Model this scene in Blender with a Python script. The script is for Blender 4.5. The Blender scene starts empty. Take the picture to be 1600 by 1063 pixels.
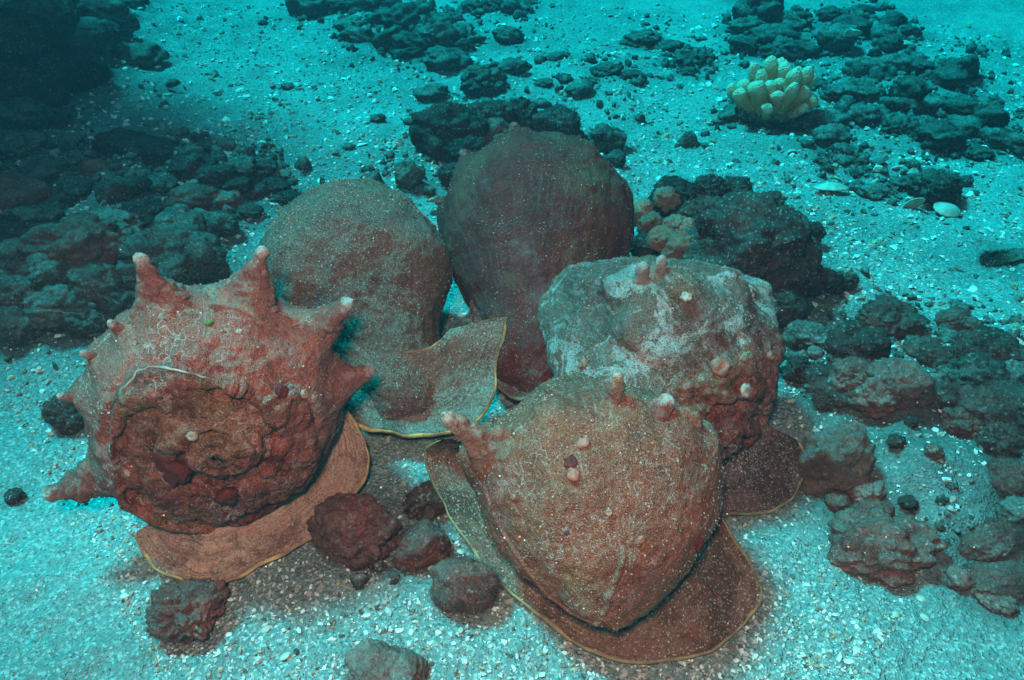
import bpy, bmesh, math, random
import numpy as np
from mathutils import Vector, Matrix

random.seed(7); RNG = np.random.default_rng(11)
scene = bpy.context.scene
col = scene.collection
PI = math.pi

# ------------------------------------------------------------------ camera
FPX, CX, CY = 1142.0, 800.0, 531.5
CAMZ, PITCH = 0.56, math.radians(37)
cam_d = bpy.data.cameras.new('camera'); cam = bpy.data.objects.new('camera', cam_d); col.objects.link(cam)
cam.location = (0, 0, CAMZ); cam.rotation_euler = (PI/2 - PITCH, 0, 0)
cam_d.sensor_width = 36; cam_d.lens = FPX/1600*36; cam_d.clip_start = 0.02; cam_d.clip_end = 400
scene.camera = cam
FW = np.array([0, math.cos(PITCH), -math.sin(PITCH)]); RT = np.array([1., 0, 0]); UP = np.array([0, math.sin(PITCH), math.cos(PITCH)])

def P(x, y, z=0.0):
    d = FW + (x-CX)/FPX*RT - (y-CY)/FPX*UP
    t = (z-CAMZ)/d[2]
    return np.array([0, 0, CAMZ]) + d*t
def depth_of(p): return float(np.dot(np.asarray(p)-np.array([0, 0, CAMZ]), FW))
def proj(p):
    v = np.asarray(p)-np.array([0, 0, CAMZ]); d = v@FW
    return (CX+FPX*(v@RT)/d, CY-FPX*(v@UP)/d)

# ------------------------------------------------------------------ light
SUN_EL, SUN_AZ = math.radians(60), math.radians(-58)        # azimuth from +Y towards +X: light comes from behind-left
w = bpy.data.worlds.new('World'); scene.world = w; w.use_nodes = True
nt = w.node_tree; nt.nodes.clear()
sky = nt.nodes.new('ShaderNodeTexSky'); sky.sky_type = 'NISHITA'; sky.sun_disc = False
sky.sun_elevation = SUN_EL; sky.sun_rotation = SUN_AZ
wf = nt.nodes.new('ShaderNodeMix'); wf.data_type = 'RGBA'; wf.blend_type = 'MULTIPLY'; wf.inputs[0].default_value = 1
wf.inputs[7].default_value = (0.01, 0.76, 0.66, 1)          # daylight filtered by the water column
bg = nt.nodes.new('ShaderNodeBackground'); bg.inputs[1].default_value = 0.05
wo = nt.nodes.new('ShaderNodeOutputWorld')
nt.links.new(sky.outputs[0], wf.inputs[6]); nt.links.new(wf.outputs[2], bg.inputs[0]); nt.links.new(bg.outputs[0], wo.inputs[0])

sd = bpy.data.lights.new('sun', 'SUN'); sd.energy = 5.0; sd.angle = math.radians(10); sd.color = (0.004, 0.88, 1.0)
so = bpy.data.objects.new('sun', sd); col.objects.link(so)
sdir = Vector((math.sin(SUN_AZ)*math.cos(SUN_EL), math.cos(SUN_AZ)*math.cos(SUN_EL), math.sin(SUN_EL)))
so.rotation_euler = sdir.to_track_quat('Z', 'Y').to_euler(); so.location = sdir*5

# the photographer's strobe, whose warm light the photograph shows on everything near it
ld = bpy.data.lights.new('camera_strobe', 'SPOT'); ld.energy = 24; ld.color = (1.0, 0.40, 0.32)
ld.spot_size = math.radians(125); ld.spot_blend = 0.9; ld.shadow_soft_size = 0.035
lo = bpy.data.objects.new('camera_strobe', ld); col.objects.link(lo); lo.location = (-0.04, -0.02, 0.70)
lo.rotation_euler = (Vector((-0.02, 0.55, 0.02))-lo.location).to_track_quat('-Z', 'Y').to_euler()

scene.view_settings.view_transform = 'Standard'; scene.view_settings.look = 'None'
scene.view_settings.exposure = 0.62; scene.view_settings.gamma = 1
scene.render.engine = 'CYCLES'
scene.cycles.use_denoising = True
scene.cycles.max_bounces = 4; scene.cycles.diffuse_bounces = 2; scene.cycles.volume_bounces = 0
scene.cycles.sample_clamp_indirect = 4

# ------------------------------------------------------------------ noise (vectorised gradient noise)
_perm = np.random.default_rng(3).permutation(256); _perm = np.concatenate([_perm, _perm, _perm])
_g = np.random.default_rng(4).normal(size=(256, 3)); _g /= np.linalg.norm(_g, axis=1)[:, None]
def noise(p):
    p = np.asarray(p, float); i = np.floor(p).astype(int); f = p-i; i &= 255
    u = f*f*f*(f*(f*6-15)+10); out = 0
    for dx in (0, 1):
        wx = u[:, 0] if dx else 1-u[:, 0]
        for dy in (0, 1):
            wy = u[:, 1] if dy else 1-u[:, 1]
            for dz in (0, 1):
                wz = u[:, 2] if dz else 1-u[:, 2]
                h = _perm[_perm[_perm[(i[:, 0]+dx) & 255]+((i[:, 1]+dy) & 255)]+((i[:, 2]+dz) & 255)]
                g = _g[h]
                out = out + wx*wy*wz*(g[:, 0]*(f[:, 0]-dx)+g[:, 1]*(f[:, 1]-dy)+g[:, 2]*(f[:, 2]-dz))
    return out*1.6
def fbm(p, oct=4, lac=2.05, gain=0.5):
    s = 0; a = 1; p = np.asarray(p, float)
    for _ in range(oct): s = s+a*noise(p); p = p*lac+7.3; a *= gain
    return s
def billow(p, oct=3):
    s = 0; a = 1; p = np.asarray(p, float)
    for _ in range(oct): s = s+a*(1-2.2*np.abs(noise(p))); p = p*2.1+3.7; a *= 0.5
    return s
def worley(p):
    """rounded lumps: 1 at a cell's point falling to 0"""
    p = np.asarray(p, float); i = np.floor(p).astype(int); best = np.full(len(p), 9.)
    for dx in (-1, 0, 1):
        for dy in (-1, 0, 1):
            for dz in (-1, 0, 1):
                c = i+(dx, dy, dz); h = _perm[_perm[_perm[c[:, 0] & 255]+(c[:, 1] & 255)]+(c[:, 2] & 255)]
                q = c+.5+.45*_g[h]-p; best = np.minimum(best, (q*q).sum(1))
    return np.clip(1-best/.75, -.3, 1)
def sstep(a, b, x):
    t = np.clip((x-a)/(b-a), 0, 1); return t*t*(3-2*t)

# ------------------------------------------------------------------ mesh helpers
def mesh_obj(name, verts, faces, mat, parent=None, smooth=True):
    me = bpy.data.meshes.new(name); verts = np.asarray(verts, np.float32)
    if isinstance(faces, np.ndarray):
        n, k = faces.shape
        me.vertices.add(len(verts)); me.vertices.foreach_set('co', verts.ravel())
        me.loops.add(n*k); me.loops.foreach_set('vertex_index', faces.astype(np.int32).ravel())
        me.polygons.add(n); me.polygons.foreach_set('loop_start', np.arange(0, n*k, k, dtype=np.int32))
        me.update(calc_edges=True)
    else:
        me.from_pydata(verts.tolist(), [], faces); me.update()
    me.polygons.foreach_set('use_smooth', np.full(len(me.polygons), smooth, bool))
    me.materials.append(mat)
    o = bpy.data.objects.new(name, me); col.objects.link(o)
    if parent: o.parent = parent
    return o
def set_attr(o, name, vals):
    a = o.data.attributes.new(name, 'FLOAT', 'POINT'); a.data.foreach_set('value', np.asarray(vals, np.float32))
def grid_faces(nu, nv, wrap_v=False):
    u = np.arange(nu-1)[:, None]; m = nv if wrap_v else nv-1
    v = np.arange(m)[None, :]; v2 = (v+1) % nv
    return np.stack([u*nv+v, u*nv+v2, (u+1)*nv+v2, (u+1)*nv+v], -1).reshape(-1, 4)
def grid_normals(V, nu, nv, wrap_v=False):
    G = V.reshape(nu, nv, 3); du = np.gradient(G, axis=0)
    if wrap_v: dv = (np.roll(G, -1, 1)-np.roll(G, 1, 1))/2
    else: dv = np.gradient(G, axis=1)
    N = np.cross(dv, du); N /= (np.linalg.norm(N, axis=2)[..., None]+1e-12)
    return N.reshape(-1, 3)
def crom(pts, n):
    """Catmull-Rom resample of a list of points (any dimension)"""
    p = np.asarray(pts, float); p = np.vstack([2*p[0]-p[1], p, 2*p[-1]-p[-2]])
    m = len(p)-3; t = np.linspace(0, m, n); k = np.minimum(t.astype(int), m-1); f = (t-k)[:, None]
    a, b, c, d = p[k], p[k+1], p[k+2], p[k+3]
    return 0.5*((2*b)+(-a+c)*f+(2*a-5*b+4*c-d)*f*f+(-a+3*b-3*c+d)*f**3)
def empty(name, loc):
    o = bpy.data.objects.new(name, None); o.empty_display_size = 0.05; o.location = tuple(loc); col.objects.link(o); return o
def tag(o, label=None, cat=None, group=None, kind=None):
    if label: o['label'] = label
    if cat: o['category'] = cat
    if group: o['group'] = group
    if kind: o['kind'] = kind
    return o

# ------------------------------------------------------------------ materials
def newmat(name):
    m = bpy.data.materials.new(name); m.use_nodes = True; n = m.node_tree; n.nodes.clear()
    o = n.nodes.new('ShaderNodeOutputMaterial'); b = n.nodes.new('ShaderNodeBsdfPrincipled')
    b.inputs['Roughness'].default_value = 0.85; b.inputs['Specular IOR Level'].default_value = 0.15
    n.links.new(b.outputs[0], o.inputs[0]); return m, n, b
class N:
    def __init__(s, nt): s.nt = nt
    def new(s, t, **kw):
        n = s.nt.nodes.new(t)
        for k, v in kw.items(): setattr(n, k, v)
        return n
    def link(s, a, b): s.nt.links.new(a, b)
    def put(s, sock, v):
        if hasattr(v, 'is_output'): s.link(v, sock)
        else: sock.default_value = v
    def coord(s):
        return s.new('ShaderNodeTexCoord').outputs['Object']
    def noise(s, vec, scale, detail=4, rough=0.55, dist=0):
        n = s.new('ShaderNodeTexNoise'); s.link(vec, n.inputs['Vector'])
        n.inputs['Scale'].default_value = scale; n.inputs['Detail'].default_value = detail
        n.inputs['Roughness'].default_value = rough; n.inputs['Distortion'].default_value = dist
        return n.outputs['Fac']
    def voro(s, vec, scale, feature='F1', out='Distance', rand=1):
        n = s.new('ShaderNodeTexVoronoi', feature=feature); s.link(vec, n.inputs['Vector']); n.inputs['Scale'].default_value = scale
        n.inputs['Randomness'].default_value = rand
        return n.outputs[out]
    def ramp(s, fac, a, b, lo=0.0, hi=1.0):
        n = s.new('ShaderNodeMapRange', interpolation_type='SMOOTHSTEP'); s.link(fac, n.inputs[0])
        n.inputs[1].default_value = a; n.inputs[2].default_value = b; n.inputs[3].default_value = lo; n.inputs[4].default_value = hi
        return n.outputs[0]
    def math(s, op, a, b=0.0):
        n = s.new('ShaderNodeMath', operation=op); s.put(n.inputs[0], a); s.put(n.inputs[1], b); return n.outputs[0]
    def mix(s, fac, a, b, mode='MIX'):
        n = s.new('ShaderNodeMix', data_type='RGBA', blend_type=mode); s.put(n.inputs[0], fac)
        s.put(n.inputs[6], a if hasattr(a, 'is_output') else (*a, 1)); s.put(n.inputs[7], b if hasattr(b, 'is_output') else (*b, 1))
        return n.outputs[2]
    def bump(s, h, strength, dist, prev=None):
        n = s.new('ShaderNodeBump'); s.link(h, n.inputs['Height']); n.inputs['Strength'].default_value = strength
        n.inputs['Distance'].default_value = dist
        if prev: s.link(prev, n.inputs['Normal'])
        return n.outputs[0]
    def attr(s, name):
        return s.new('ShaderNodeAttribute', attribute_name=name).outputs['Fac']
    def up(s):
        g = s.new('ShaderNodeNewGeometry'); x = s.new('ShaderNodeSeparateXYZ'); s.link(g.outputs['Normal'], x.inputs[0]); return x.outputs[2]

def mat_sand():
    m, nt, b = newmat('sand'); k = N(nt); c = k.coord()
    cc = k.mix(k.ramp(k.noise(c, 3, 5), .35, .65), (.215, .305, .29), (.145, .205, .195))
    cell = k.new('ShaderNodeTexVoronoi'); k.link(c, cell.inputs['Vector']); cell.inputs['Scale'].default_value = 420
    sep = k.new('ShaderNodeSeparateColor'); k.link(cell.outputs['Color'], sep.inputs[0])
    cc = k.mix(k.ramp(sep.outputs[0], .55, 1.0, 0, .6), cc, (.56, .64, .60))
    cc = k.mix(k.ramp(sep.outputs[1], .70, 1.0, 0, .7), cc, (.14, .115, .10))
    dirt = k.math('ADD', k.ramp(k.noise(c, 7, 6, .65), .52, .72, 0, .5), k.ramp(k.noise(c, 2.3, 5, .6), .48, .70, 0, .35))
    cc = k.mix(dirt, cc, (.13, .125, .11))
    cc = k.mix(k.math('MULTIPLY', k.attr('silt_shade'), k.ramp(k.noise(c, 28, 6, .7), .25, .6, .55, 1)), cc, (.085, .062, .055))
    k.link(cc, b.inputs['Base Color'])
    n1 = k.bump(k.noise(c, 45, 4), .6, .010)
    n2 = k.bump(k.noise(c, 190, 3, .7), .8, .004, n1)
    n3 = k.bump(cell.outputs['Distance'], .7, .002, n2)
    k.link(n3, b.inputs['Normal']); b.inputs['Roughness'].default_value = .9
    return m
def mat_grit():
    m, nt, b = newmat('shell_grit'); k = N(nt)
    r = k.attr('tone'); h = k.attr('hue')
    cc = k.mix(k.ramp(r, .0, .45), (.10, .075, .06), (.34, .30, .26))
    cc = k.mix(k.ramp(r, .45, .95), cc, (.76, .84, .80))
    cc = k.mix(k.ramp(h, .80, .92, 0, .65), cc, (.55, .36, .20))
    k.link(cc, b.inputs['Base Color']); b.inputs['Roughness'].default_value = .6
    return m
def mat_shell(name, base, dark, red, sed, sedamt, pale=(.52, .46, .42), palea=.35, redamt=.6, worms=.5, seed=0.0, patch=0.0, gran=1.0, streak=.45, crust=0.0):
    m, nt, b = newmat(name); k = N(nt)
    c0 = k.coord(); mp = k.new('ShaderNodeMapping'); k.link(c0, mp.inputs[0]); mp.inputs[1].default_value = (seed, seed*.7, -seed); c = mp.outputs[0]
    cc = k.mix(k.ramp(k.noise(c, 16, 6, .65), .32, .68), base, dark)
    cc = k.mix(k.ramp(k.noise(c, 26, 5, .7, .6), .50, .68, 0, redamt), cc, red)
    cc = k.mix(k.ramp(k.noise(c, 60, 5, .7), .54, .72, 0, palea), cc, pale)
    cc = k.mix(k.ramp(k.noise(c, 9, 4, .6), .48, .66, 0, .45), cc, (.27, .19, .09))        # olive film
    cc = k.mix(k.ramp(k.noise(c, 12, 5, .65), .56, .70, 0, .5), cc, (.40, .25, .25))        # mauve crust
    if patch:
        cc = k.mix(k.ramp(k.noise(c, 17, 6, .72, 1.2), .50, .555, 0, patch), cc, (.70, .64, .61))
    cc = k.mix(k.ramp(k.noise(c, 6.5, 6, .7, .8), .46, .60, 0, .6), cc, dark)
    # growth streaks running from the shoulder to the spire
    cv = k.new('ShaderNodeCombineXYZ'); k.link(k.math('ADD', k.math('MULTIPLY', k.attr('turn'), 22.0), k.math('MULTIPLY', k.noise(c, 25, 3), 2.5)), cv.inputs[0]); k.link(k.math('MULTIPLY', k.attr('run'), 7.0), cv.inputs[1])
    gs = k.noise(cv.outputs[0], 1.0, 4, .65)
    cc = k.mix(k.ramp(gs, .52, .70, 0, streak), cc, pale); cc = k.mix(k.ramp(gs, .30, .46, streak*.9, 0), cc, dark)
    # sediment lying on upward surfaces
    sm = k.math('MULTIPLY', k.ramp(k.up(), -.15, .85), k.ramp(k.noise(c, 22, 6, .7), .34, .60, .25, 1))
    cc = k.mix(k.math('MULTIPLY', sm, sedamt), cc, sed)
    if crust:
        vc = k.voro(c, 75); vn = k.noise(c, 48, 5, .7)
        cc = k.mix(k.math('MULTIPLY', k.ramp(vc, .12, .42, 1, 0), crust*.6), cc, (.60, .33, .27))
        cc = k.mix(k.math('MULTIPLY', k.ramp(vn, .38, .48, 1, 0), crust), cc, (.10, .022, .016))
        cc = k.mix(k.math('MULTIPLY', k.ramp(k.noise(c, 14, 4), .54, .64), crust*.4), cc, (.32, .19, .08))
    # worm tracks and scratches: thin pale distorted lines
    if worms:
        e = k.new('ShaderNodeTexVoronoi', feature='DISTANCE_TO_EDGE')
        wn = k.new('ShaderNodeTexNoise'); k.link(c, wn.inputs['Vector']); wn.inputs['Scale'].default_value = 40
        wv = k.new('ShaderNodeVectorMath', operation='MULTIPLY_ADD'); k.link(wn.outputs['Color'], wv.inputs[0]); wv.inputs[1].default_value = (.05, .05, .05); k.link(c, wv.inputs[2])
        k.link(wv.outputs[0], e.inputs['Vector']); e.inputs['Scale'].default_value = 80
        ln = k.math('MULTIPLY', k.ramp(e.outputs['Distance'], .0, .06, 1, 0), k.ramp(k.noise(c, 30, 3), .52, .62))
        cc = k.mix(k.math('MULTIPLY', ln, worms), cc, (.62, .52, .46))
    # grains
    v = k.new('ShaderNodeTexVoronoi'); k.link(c, v.inputs['Vector']); v.inputs['Scale'].default_value = 850
    s = k.new('ShaderNodeSeparateColor'); k.link(v.outputs['Color'], s.inputs[0])
    cc = k.mix(k.ramp(s.outputs[0], .86, 1, 0, .4*gran), cc, (.60, .50, .44))
    cc = k.mix(k.ramp(s.outputs[1], .60, 1, 0, .6*gran), cc, dark)
    # little dark pits
    pit = k.ramp(k.noise(c, 95, 2), .68, .76, 0, .7)
    cc = k.mix(pit, cc, (.05, .03, .028))
    k.link(cc, b.inputs['Base Color'])
    n0 = k.bump(gs, .6*min(1, streak*2), .004)
    n1 = k.bump(k.noise(c, 38, 6, .7), .9, .010, n0)
    n2 = k.bump(k.noise(c, 160, 5, .75), 1.0, .0045, n1)
    n3 = k.bump(v.outputs['Distance'], .8, .0016, n2)
    k.link(n3, b.inputs['Normal'])
    return m
def mat_lip(name, ca, cb, cc_, sed, sedamt):
    m, nt, b = newmat(name); k = N(nt); c = k.coord()
    a = k.attr('across'); al = k.attr('along')
    # growth lines run along the lip
    wob = k.math('ADD', k.math('MULTIPLY', a, 26.0), k.math('MULTIPLY', k.noise(c, 18, 4), 3.0))
    cm = k.new('ShaderNodeCombineXYZ'); k.link(wob, cm.inputs[0]); k.link(k.math('MULTIPLY', al, 1.2), cm.inputs[1])
    st = k.noise(cm.outputs[0], 1.0, 3, .6)
    col_ = k.mix(k.ramp(st, .35, .65), ca, cb)
    col_ = k.mix(k.ramp(k.noise(c, 30, 5, .65), .48, .66, 0, .75), col_, cc_)
    col_ = k.mix(k.math('MULTIPLY', k.ramp(k.noise(c, 24, 6, .7), .40, .62), sedamt), col_, sed)
    col_ = k.mix(k.ramp(k.noise(c, 15, 6, .72, .6), .50, .62, 0, .75), col_, (cb[0]*.45, cb[1]*.42, cb[2]*.42))
    col_ = k.mix(k.ramp(k.noise(c, 44, 6, .75), .56, .68, 0, .5), col_, (min(.7, ca[0]*1.25), ca[1]*1.3, ca[2]*1.35))
    v = k.new('ShaderNodeTexVoronoi'); k.link(c, v.inputs['Vector']); v.inputs['Scale'].default_value = 850
    s = k.new('ShaderNodeSeparateColor'); k.link(v.outputs['Color'], s.inputs[0])
    col_ = k.mix(k.ramp(s.outputs[0], .84, 1, 0, .5), col_, (.66, .60, .54))
    col_ = k.mix(k.ramp(s.outputs[1], .70, 1, 0, .5), col_, (.08, .05, .04))
    k.link(col_, b.inputs['Base Color'])
    n1 = k.bump(st, .7, .004); n1 = k.bump(k.noise(c, 32, 6, .7), .9, .008, n1); n2 = k.bump(k.noise(c, 150, 4, .7), .9, .004, n1)
    k.link(n2, b.inputs['Normal']); b.inputs['Roughness'].default_value = .6
    return m
def mat_plain(name, c1, c2, scale=60, rough=.6, bs=.4):
    m, nt, b = newmat(name); k = N(nt); c = k.coord()
    k.link(k.mix(k.ramp(k.noise(c, scale, 5, .65), .35, .65), c1, c2), b.inputs['Base Color'])
    k.link(k.bump(k.noise(c, scale*2.5, 4, .7), bs, .002), b.inputs['Normal']); b.inputs['Roughness'].default_value = rough
    return m
def mat_tip(name, root, mid, tip):
    m, nt, b = newmat(name); k = N(nt); c = k.coord()
    t = k.math('ADD', k.attr('along'), k.math('MULTIPLY', k.math('SUBTRACT', k.noise(c, 110, 5, .7), .5), .5))
    cc = k.mix(k.ramp(t, .10, .45), root, mid); cc = k.mix(k.ramp(t, .80, 1.0), cc, tip)
    cc = k.mix(k.ramp(k.noise(c, 85, 5, .75), .50, .62, 0, .65), cc, (.52, .34, .27))
    cc = k.mix(k.ramp(k.noise(c, 130, 3, .7), .60, .70, 0, .7), cc, (.16, .06, .05))
    k.link(cc, b.inputs['Base Color'])
    n1 = k.bump(k.noise(c, 70, 6, .75), 1.0, .010); k.link(k.bump(k.noise(c, 260, 4, .7), .9, .004, n1), b.inputs['Normal'])
    return m
def mat_rock(name, base, dark, red, sed, sedamt, redamt=.5, fine=1.0):
    m, nt, b = newmat(name); k = N(nt); c0 = k.coord()
    oi = k.new('ShaderNodeObjectInfo'); sc = k.new('ShaderNodeVectorMath', operation='ADD')
    cb = k.new('ShaderNodeCombineXYZ')
    for i in range(3): k.link(k.math('MULTIPLY', oi.outputs['Random'], 9.0+i*3), cb.inputs[i])
    k.link(c0, sc.inputs[0]); k.link(cb.outputs[0], sc.inputs[1]); c = sc.outputs[0]
    cc = k.mix(k.ramp(k.noise(c, 20, 6, .7), .34, .66), base, dark)
    cc = k.mix(k.ramp(k.noise(c, 24, 5, .7, .5), .50, .64, 0, redamt), cc, red)
    sm = k.math('MULTIPLY', k.ramp(k.up(), .0, .9), k.ramp(k.noise(c, 34, 6, .75), .36, .60, .15, 1))
    cc = k.mix(k.math('MULTIPLY', sm, sedamt), cc, sed)
    v = k.new('ShaderNodeTexVoronoi'); k.link(c, v.inputs['Vector']); v.inputs['Scale'].default_value = 430
    s = k.new('ShaderNodeSeparateColor'); k.link(v.outputs['Color'], s.inputs[0])
    cc = k.mix(k.ramp(s.outputs[0], .86, 1, 0, .45), cc, (.45, .40, .36))
    cc = k.mix(k.ramp(s.outputs[1], .55, 1, 0, .55), cc, dark)
    br = k.new('ShaderNodeHueSaturation'); k.link(cc, br.inputs['Color']); k.link(k.ramp(oi.outputs['Random'], 0, 1, .75, 1.3), br.inputs['Value'])
    k.link(br.outputs[0], b.inputs['Base Color'])
    n1 = k.bump(k.noise(c, 55, 6, .7), .9, .010*fine); n2 = k.bump(k.noise(c, 210, 4, .75), .9, .004*fine, n1)
    k.link(n2, b.inputs['Normal']); b.inputs['Roughness'].default_value = .95; b.inputs['Specular IOR Level'].default_value = .05
    return m

SED = (.34, .31, .27)
M = {}
M['sand'] = mat_sand(); M['grit'] = mat_grit()
M['A'] = mat_shell('shell_spined', (0.607, 0.197, 0.145), (0.257, 0.071, 0.053), (0.566, 0.071, 0.059), (0.553, 0.202, 0.145), .5, seed=1.3, redamt=.45, worms=.8, palea=.7, streak=.7, crust=.12)
M['Aspire'] = mat_shell('shell_spire_crust', (0.477, 0.131, 0.091), (0.164, 0.036, 0.026), (0.596, 0.066, 0.048), (0.537, 0.221, 0.157), .2, seed=4.1, redamt=.8, worms=.7, palea=.5, crust=.8, streak=.25)
M['B'] = mat_shell('shell_sediment', (0.454, 0.122, 0.064), (0.188, 0.047, 0.028), (0.515, 0.102, 0.043), (0.432, 0.149, 0.092), .55, seed=2.7, redamt=.6, worms=.55, palea=.35, crust=.3)
M['C'] = mat_shell('shell_sanded', (0.338, 0.153, 0.117), (0.121, 0.057, 0.045), (0.386, 0.089, 0.059), (0.350, 0.182, 0.141), .75, seed=5.2, redamt=.5, worms=0, palea=.25, gran=1.5, streak=.15)
M['D'] = mat_shell('shell_brown_fuzz', (0.248, 0.042, 0.035), (0.124, 0.023, 0.020), (0.366, 0.035, 0.027), (0.248, 0.054, 0.048), .45, seed=8.8, redamt=.7, worms=0, palea=.08, gran=.45, streak=.15)
M['E'] = mat_shell('shell_chalky', (0.314, 0.139, 0.104), (0.121, 0.054, 0.042), (0.326, 0.081, 0.061), (0.306, 0.148, 0.112), .5, seed=3.9, redamt=.4, worms=.3, palea=.4, patch=.85)
M['lipA'] = mat_lip('lip_banded', (.66, .36, .24), (.34, .16, .11), (.50, .15, .11), (.42, .29, .22), .35)
M['lipB'] = mat_lip('lip_silted', (0.285, 0.140, 0.084), (0.150, 0.070, 0.045), (0.270, 0.063, 0.042), (0.240, 0.147, 0.105), .7)
M['lipC'] = mat_lip('lip_sanded', (.28, .19, .15), (.19, .13, .10), (.26, .13, .10), (.29, .22, .175), .85)
M['lipD'] = mat_lip('lip_brown', (.20, .085, .075), (.12, .055, .048), (.24, .07, .06), (.20, .11, .10), .6)
M['rimY'] = mat_plain('rim_yellow', (.74, .48, .16), (.26, .14, .08), 45)
M['rimP'] = mat_plain('edge_pale', (.46, .36, .30), (.30, .17, .13), 50)
M['tipW'] = mat_plain('barnacle_pale', (.50, .36, .30), (.30, .17, .13), 150)
M['tipP'] = mat_plain('barnacle_pink', (.42, .17, .125), (.24, .09, .065), 150)
M['spongeR'] = mat_plain('sponge_dark_red', (.16, .025, .02), (.07, .014, .012), 90)
M['weed'] = mat_plain('weed_green', (.16, .20, .04), (.07, .09, .02), 120)
M['rimG'] = mat_plain('rim_greenish', (.40, .28, .13), (.20, .12, .07), 50)
M['underY'] = mat_plain('lip_underside_ochre', (.55, .34, .12), (.28, .16, .07), 30)
M['tipA'] = mat_tip('spine_crusted', (.46, .25, .19), (.34, .12, .095), (.68, .54, .47))
M['tipB'] = mat_tip('spine_pale_tip', (.30, .16, .11), (.34, .17, .12), (.66, .46, .36))
M['tipD'] = mat_tip('spine_brown', (.14, .08, .07), (.22, .09, .08), (.30, .16, .14))
M['tipE'] = mat_tip('spine_chalky', (.28, .18, .14), (.34, .25, .21), (.52, .44, .40))
M['rock_dark'] = mat_rock('rubble_dark', (.095, .046, .041), (.038, .022, .020), (.20, .045, .033), (.14, .105, .092), .45)
M['rock_far'] = mat_rock('rubble_algae', (.075, .062, .052), (.032, .028, .025), (.12, .065, .052), (.22, .20, .175), .9, .3)
M['rock_teal'] = mat_rock('rock_silted', (.13, .095, .08), (.055, .04, .034), (.18, .06, .045), (.21, .19, .165), .8)
M['rock_red'] = mat_rock('rock_maroon', (.27, .105, .085), (.11, .044, .038), (.40, .075, .055), (.30, .19, .16), .55, .6)
M['rock_tan'] = mat_rock('rock_tan', (.36, .19, .15), (.16, .08, .065), (.36, .09, .07), (.30, .27, .24), .8)
M['sponge'] = mat_rock('sponge_orange', (.62, .22, .15), (.30, .09, .065), (.64, .16, .10), (.45, .25, .20), .3, .5)
M['turf'] = mat_plain('turf_algae', (.20, .115, .095), (.10, .05, .042), 40)
M['shellbit'] = mat_plain('shell_piece_pale', (.52, .47, .40), (.34, .30, .25), 50)

# ------------------------------------------------------------------ the sea floor
MOUNDS = []     # (x, y, radius, height)
def mound(px, py, rpx, h):
    p = P(px, py, 0); MOUNDS.append((p[0], p[1], rpx*depth_of(p)/FPX, h))
for a in [(1440, 720, 190, .045), (1330, 600, 130, .03), (150, 440, 190, .05), (100, 330, 260, .04), (60, 60, 220, .08), (330, 290, 150, .03),
          (600, 60, 170, .03), (1290, 60, 160, .04), (1430, 150, 170, .04), (800, 210, 130, .02), (1170, 400, 120, .03), (960, 120, 160, .02), (1570, 560, 120, .04)]: mound(*a)
MOUNDS.append((-1.75, 1.75, .9, .15))
def gz(x, y):
    x = np.atleast_1d(np.asarray(x, float)); y = np.atleast_1d(np.asarray(y, float)); r = np.hypot(x, y)
    o = np.zeros_like(x)
    q = np.stack([x, y, o], 1)
    fade = 1/(1+(r/6)**2)
    z = .016*noise(q*2.1+4)*sstep(.45, 1.3, r)+.010*fbm(q*7, 2)*sstep(.3, .9, r)+.0045*fbm(q*19, 3)
    warp = y+.25*noise(q*1.7)+.4*x*.3
    z = z+.004*np.sin(warp*2*PI/.17)*sstep(.9, 1.6, r)*fade
    for mx, my, mr, mh in MOUNDS:
        d2 = ((x-mx)**2+(y-my)**2)/(mr*mr); z = z+mh*np.exp(-d2*1.6)*(1+.35*fbm(q*14, 2))
    z = z+np.maximum(r-5, 0)**1.15*.006*noise(q*.25)
    return z
def gz1(x, y): return float(gz([x], [y])[0])

ang_f = np.linspace(math.radians(-58), math.radians(58), 620)
ang_b = np.linspace(math.radians(58), math.radians(302), 62)[1:-1]
ang = np.concatenate([ang_f, ang_b]); na = len(ang)
rad = np.concatenate([np.geomspace(.18, 4.5, 400), np.geomspace(4.5, 90, 26)[1:]]); nr = len(rad)
Rg, Ag = np.meshgrid(rad, ang, indexing='ij')
X = (Rg*np.sin(Ag)).ravel(); Y = (Rg*np.cos(Ag)).ravel()
Z = gz(X, Y)
far = Rg.ravel() < 4.6
qq = np.stack([X, Y, X*0], 1)
Z[far] += .0016*noise(qq[far]*60)+.0011*noise(qq[far]*140)
V = np.stack([X, Y, Z], 1); F = grid_faces(nr, na, True)[:, ::-1]
V = np.vstack([V, [[0, 0, gz1(0, 0)]]])
c_i = len(V)-1
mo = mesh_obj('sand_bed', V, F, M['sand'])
bm = bmesh.new(); bm.from_mesh(mo.data); bm.verts.ensure_lookup_table()
for i in range(na):
    try: bm.faces.new((bm.verts[c_i], bm.verts[(i+1) % na], bm.verts[i])).smooth = True
    except ValueError: pass
bmesh.ops.recalc_face_normals(bm, faces=bm.faces[-na:])
bm.to_mesh(mo.data); bm.free()
tag(mo, kind='structure')

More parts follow.
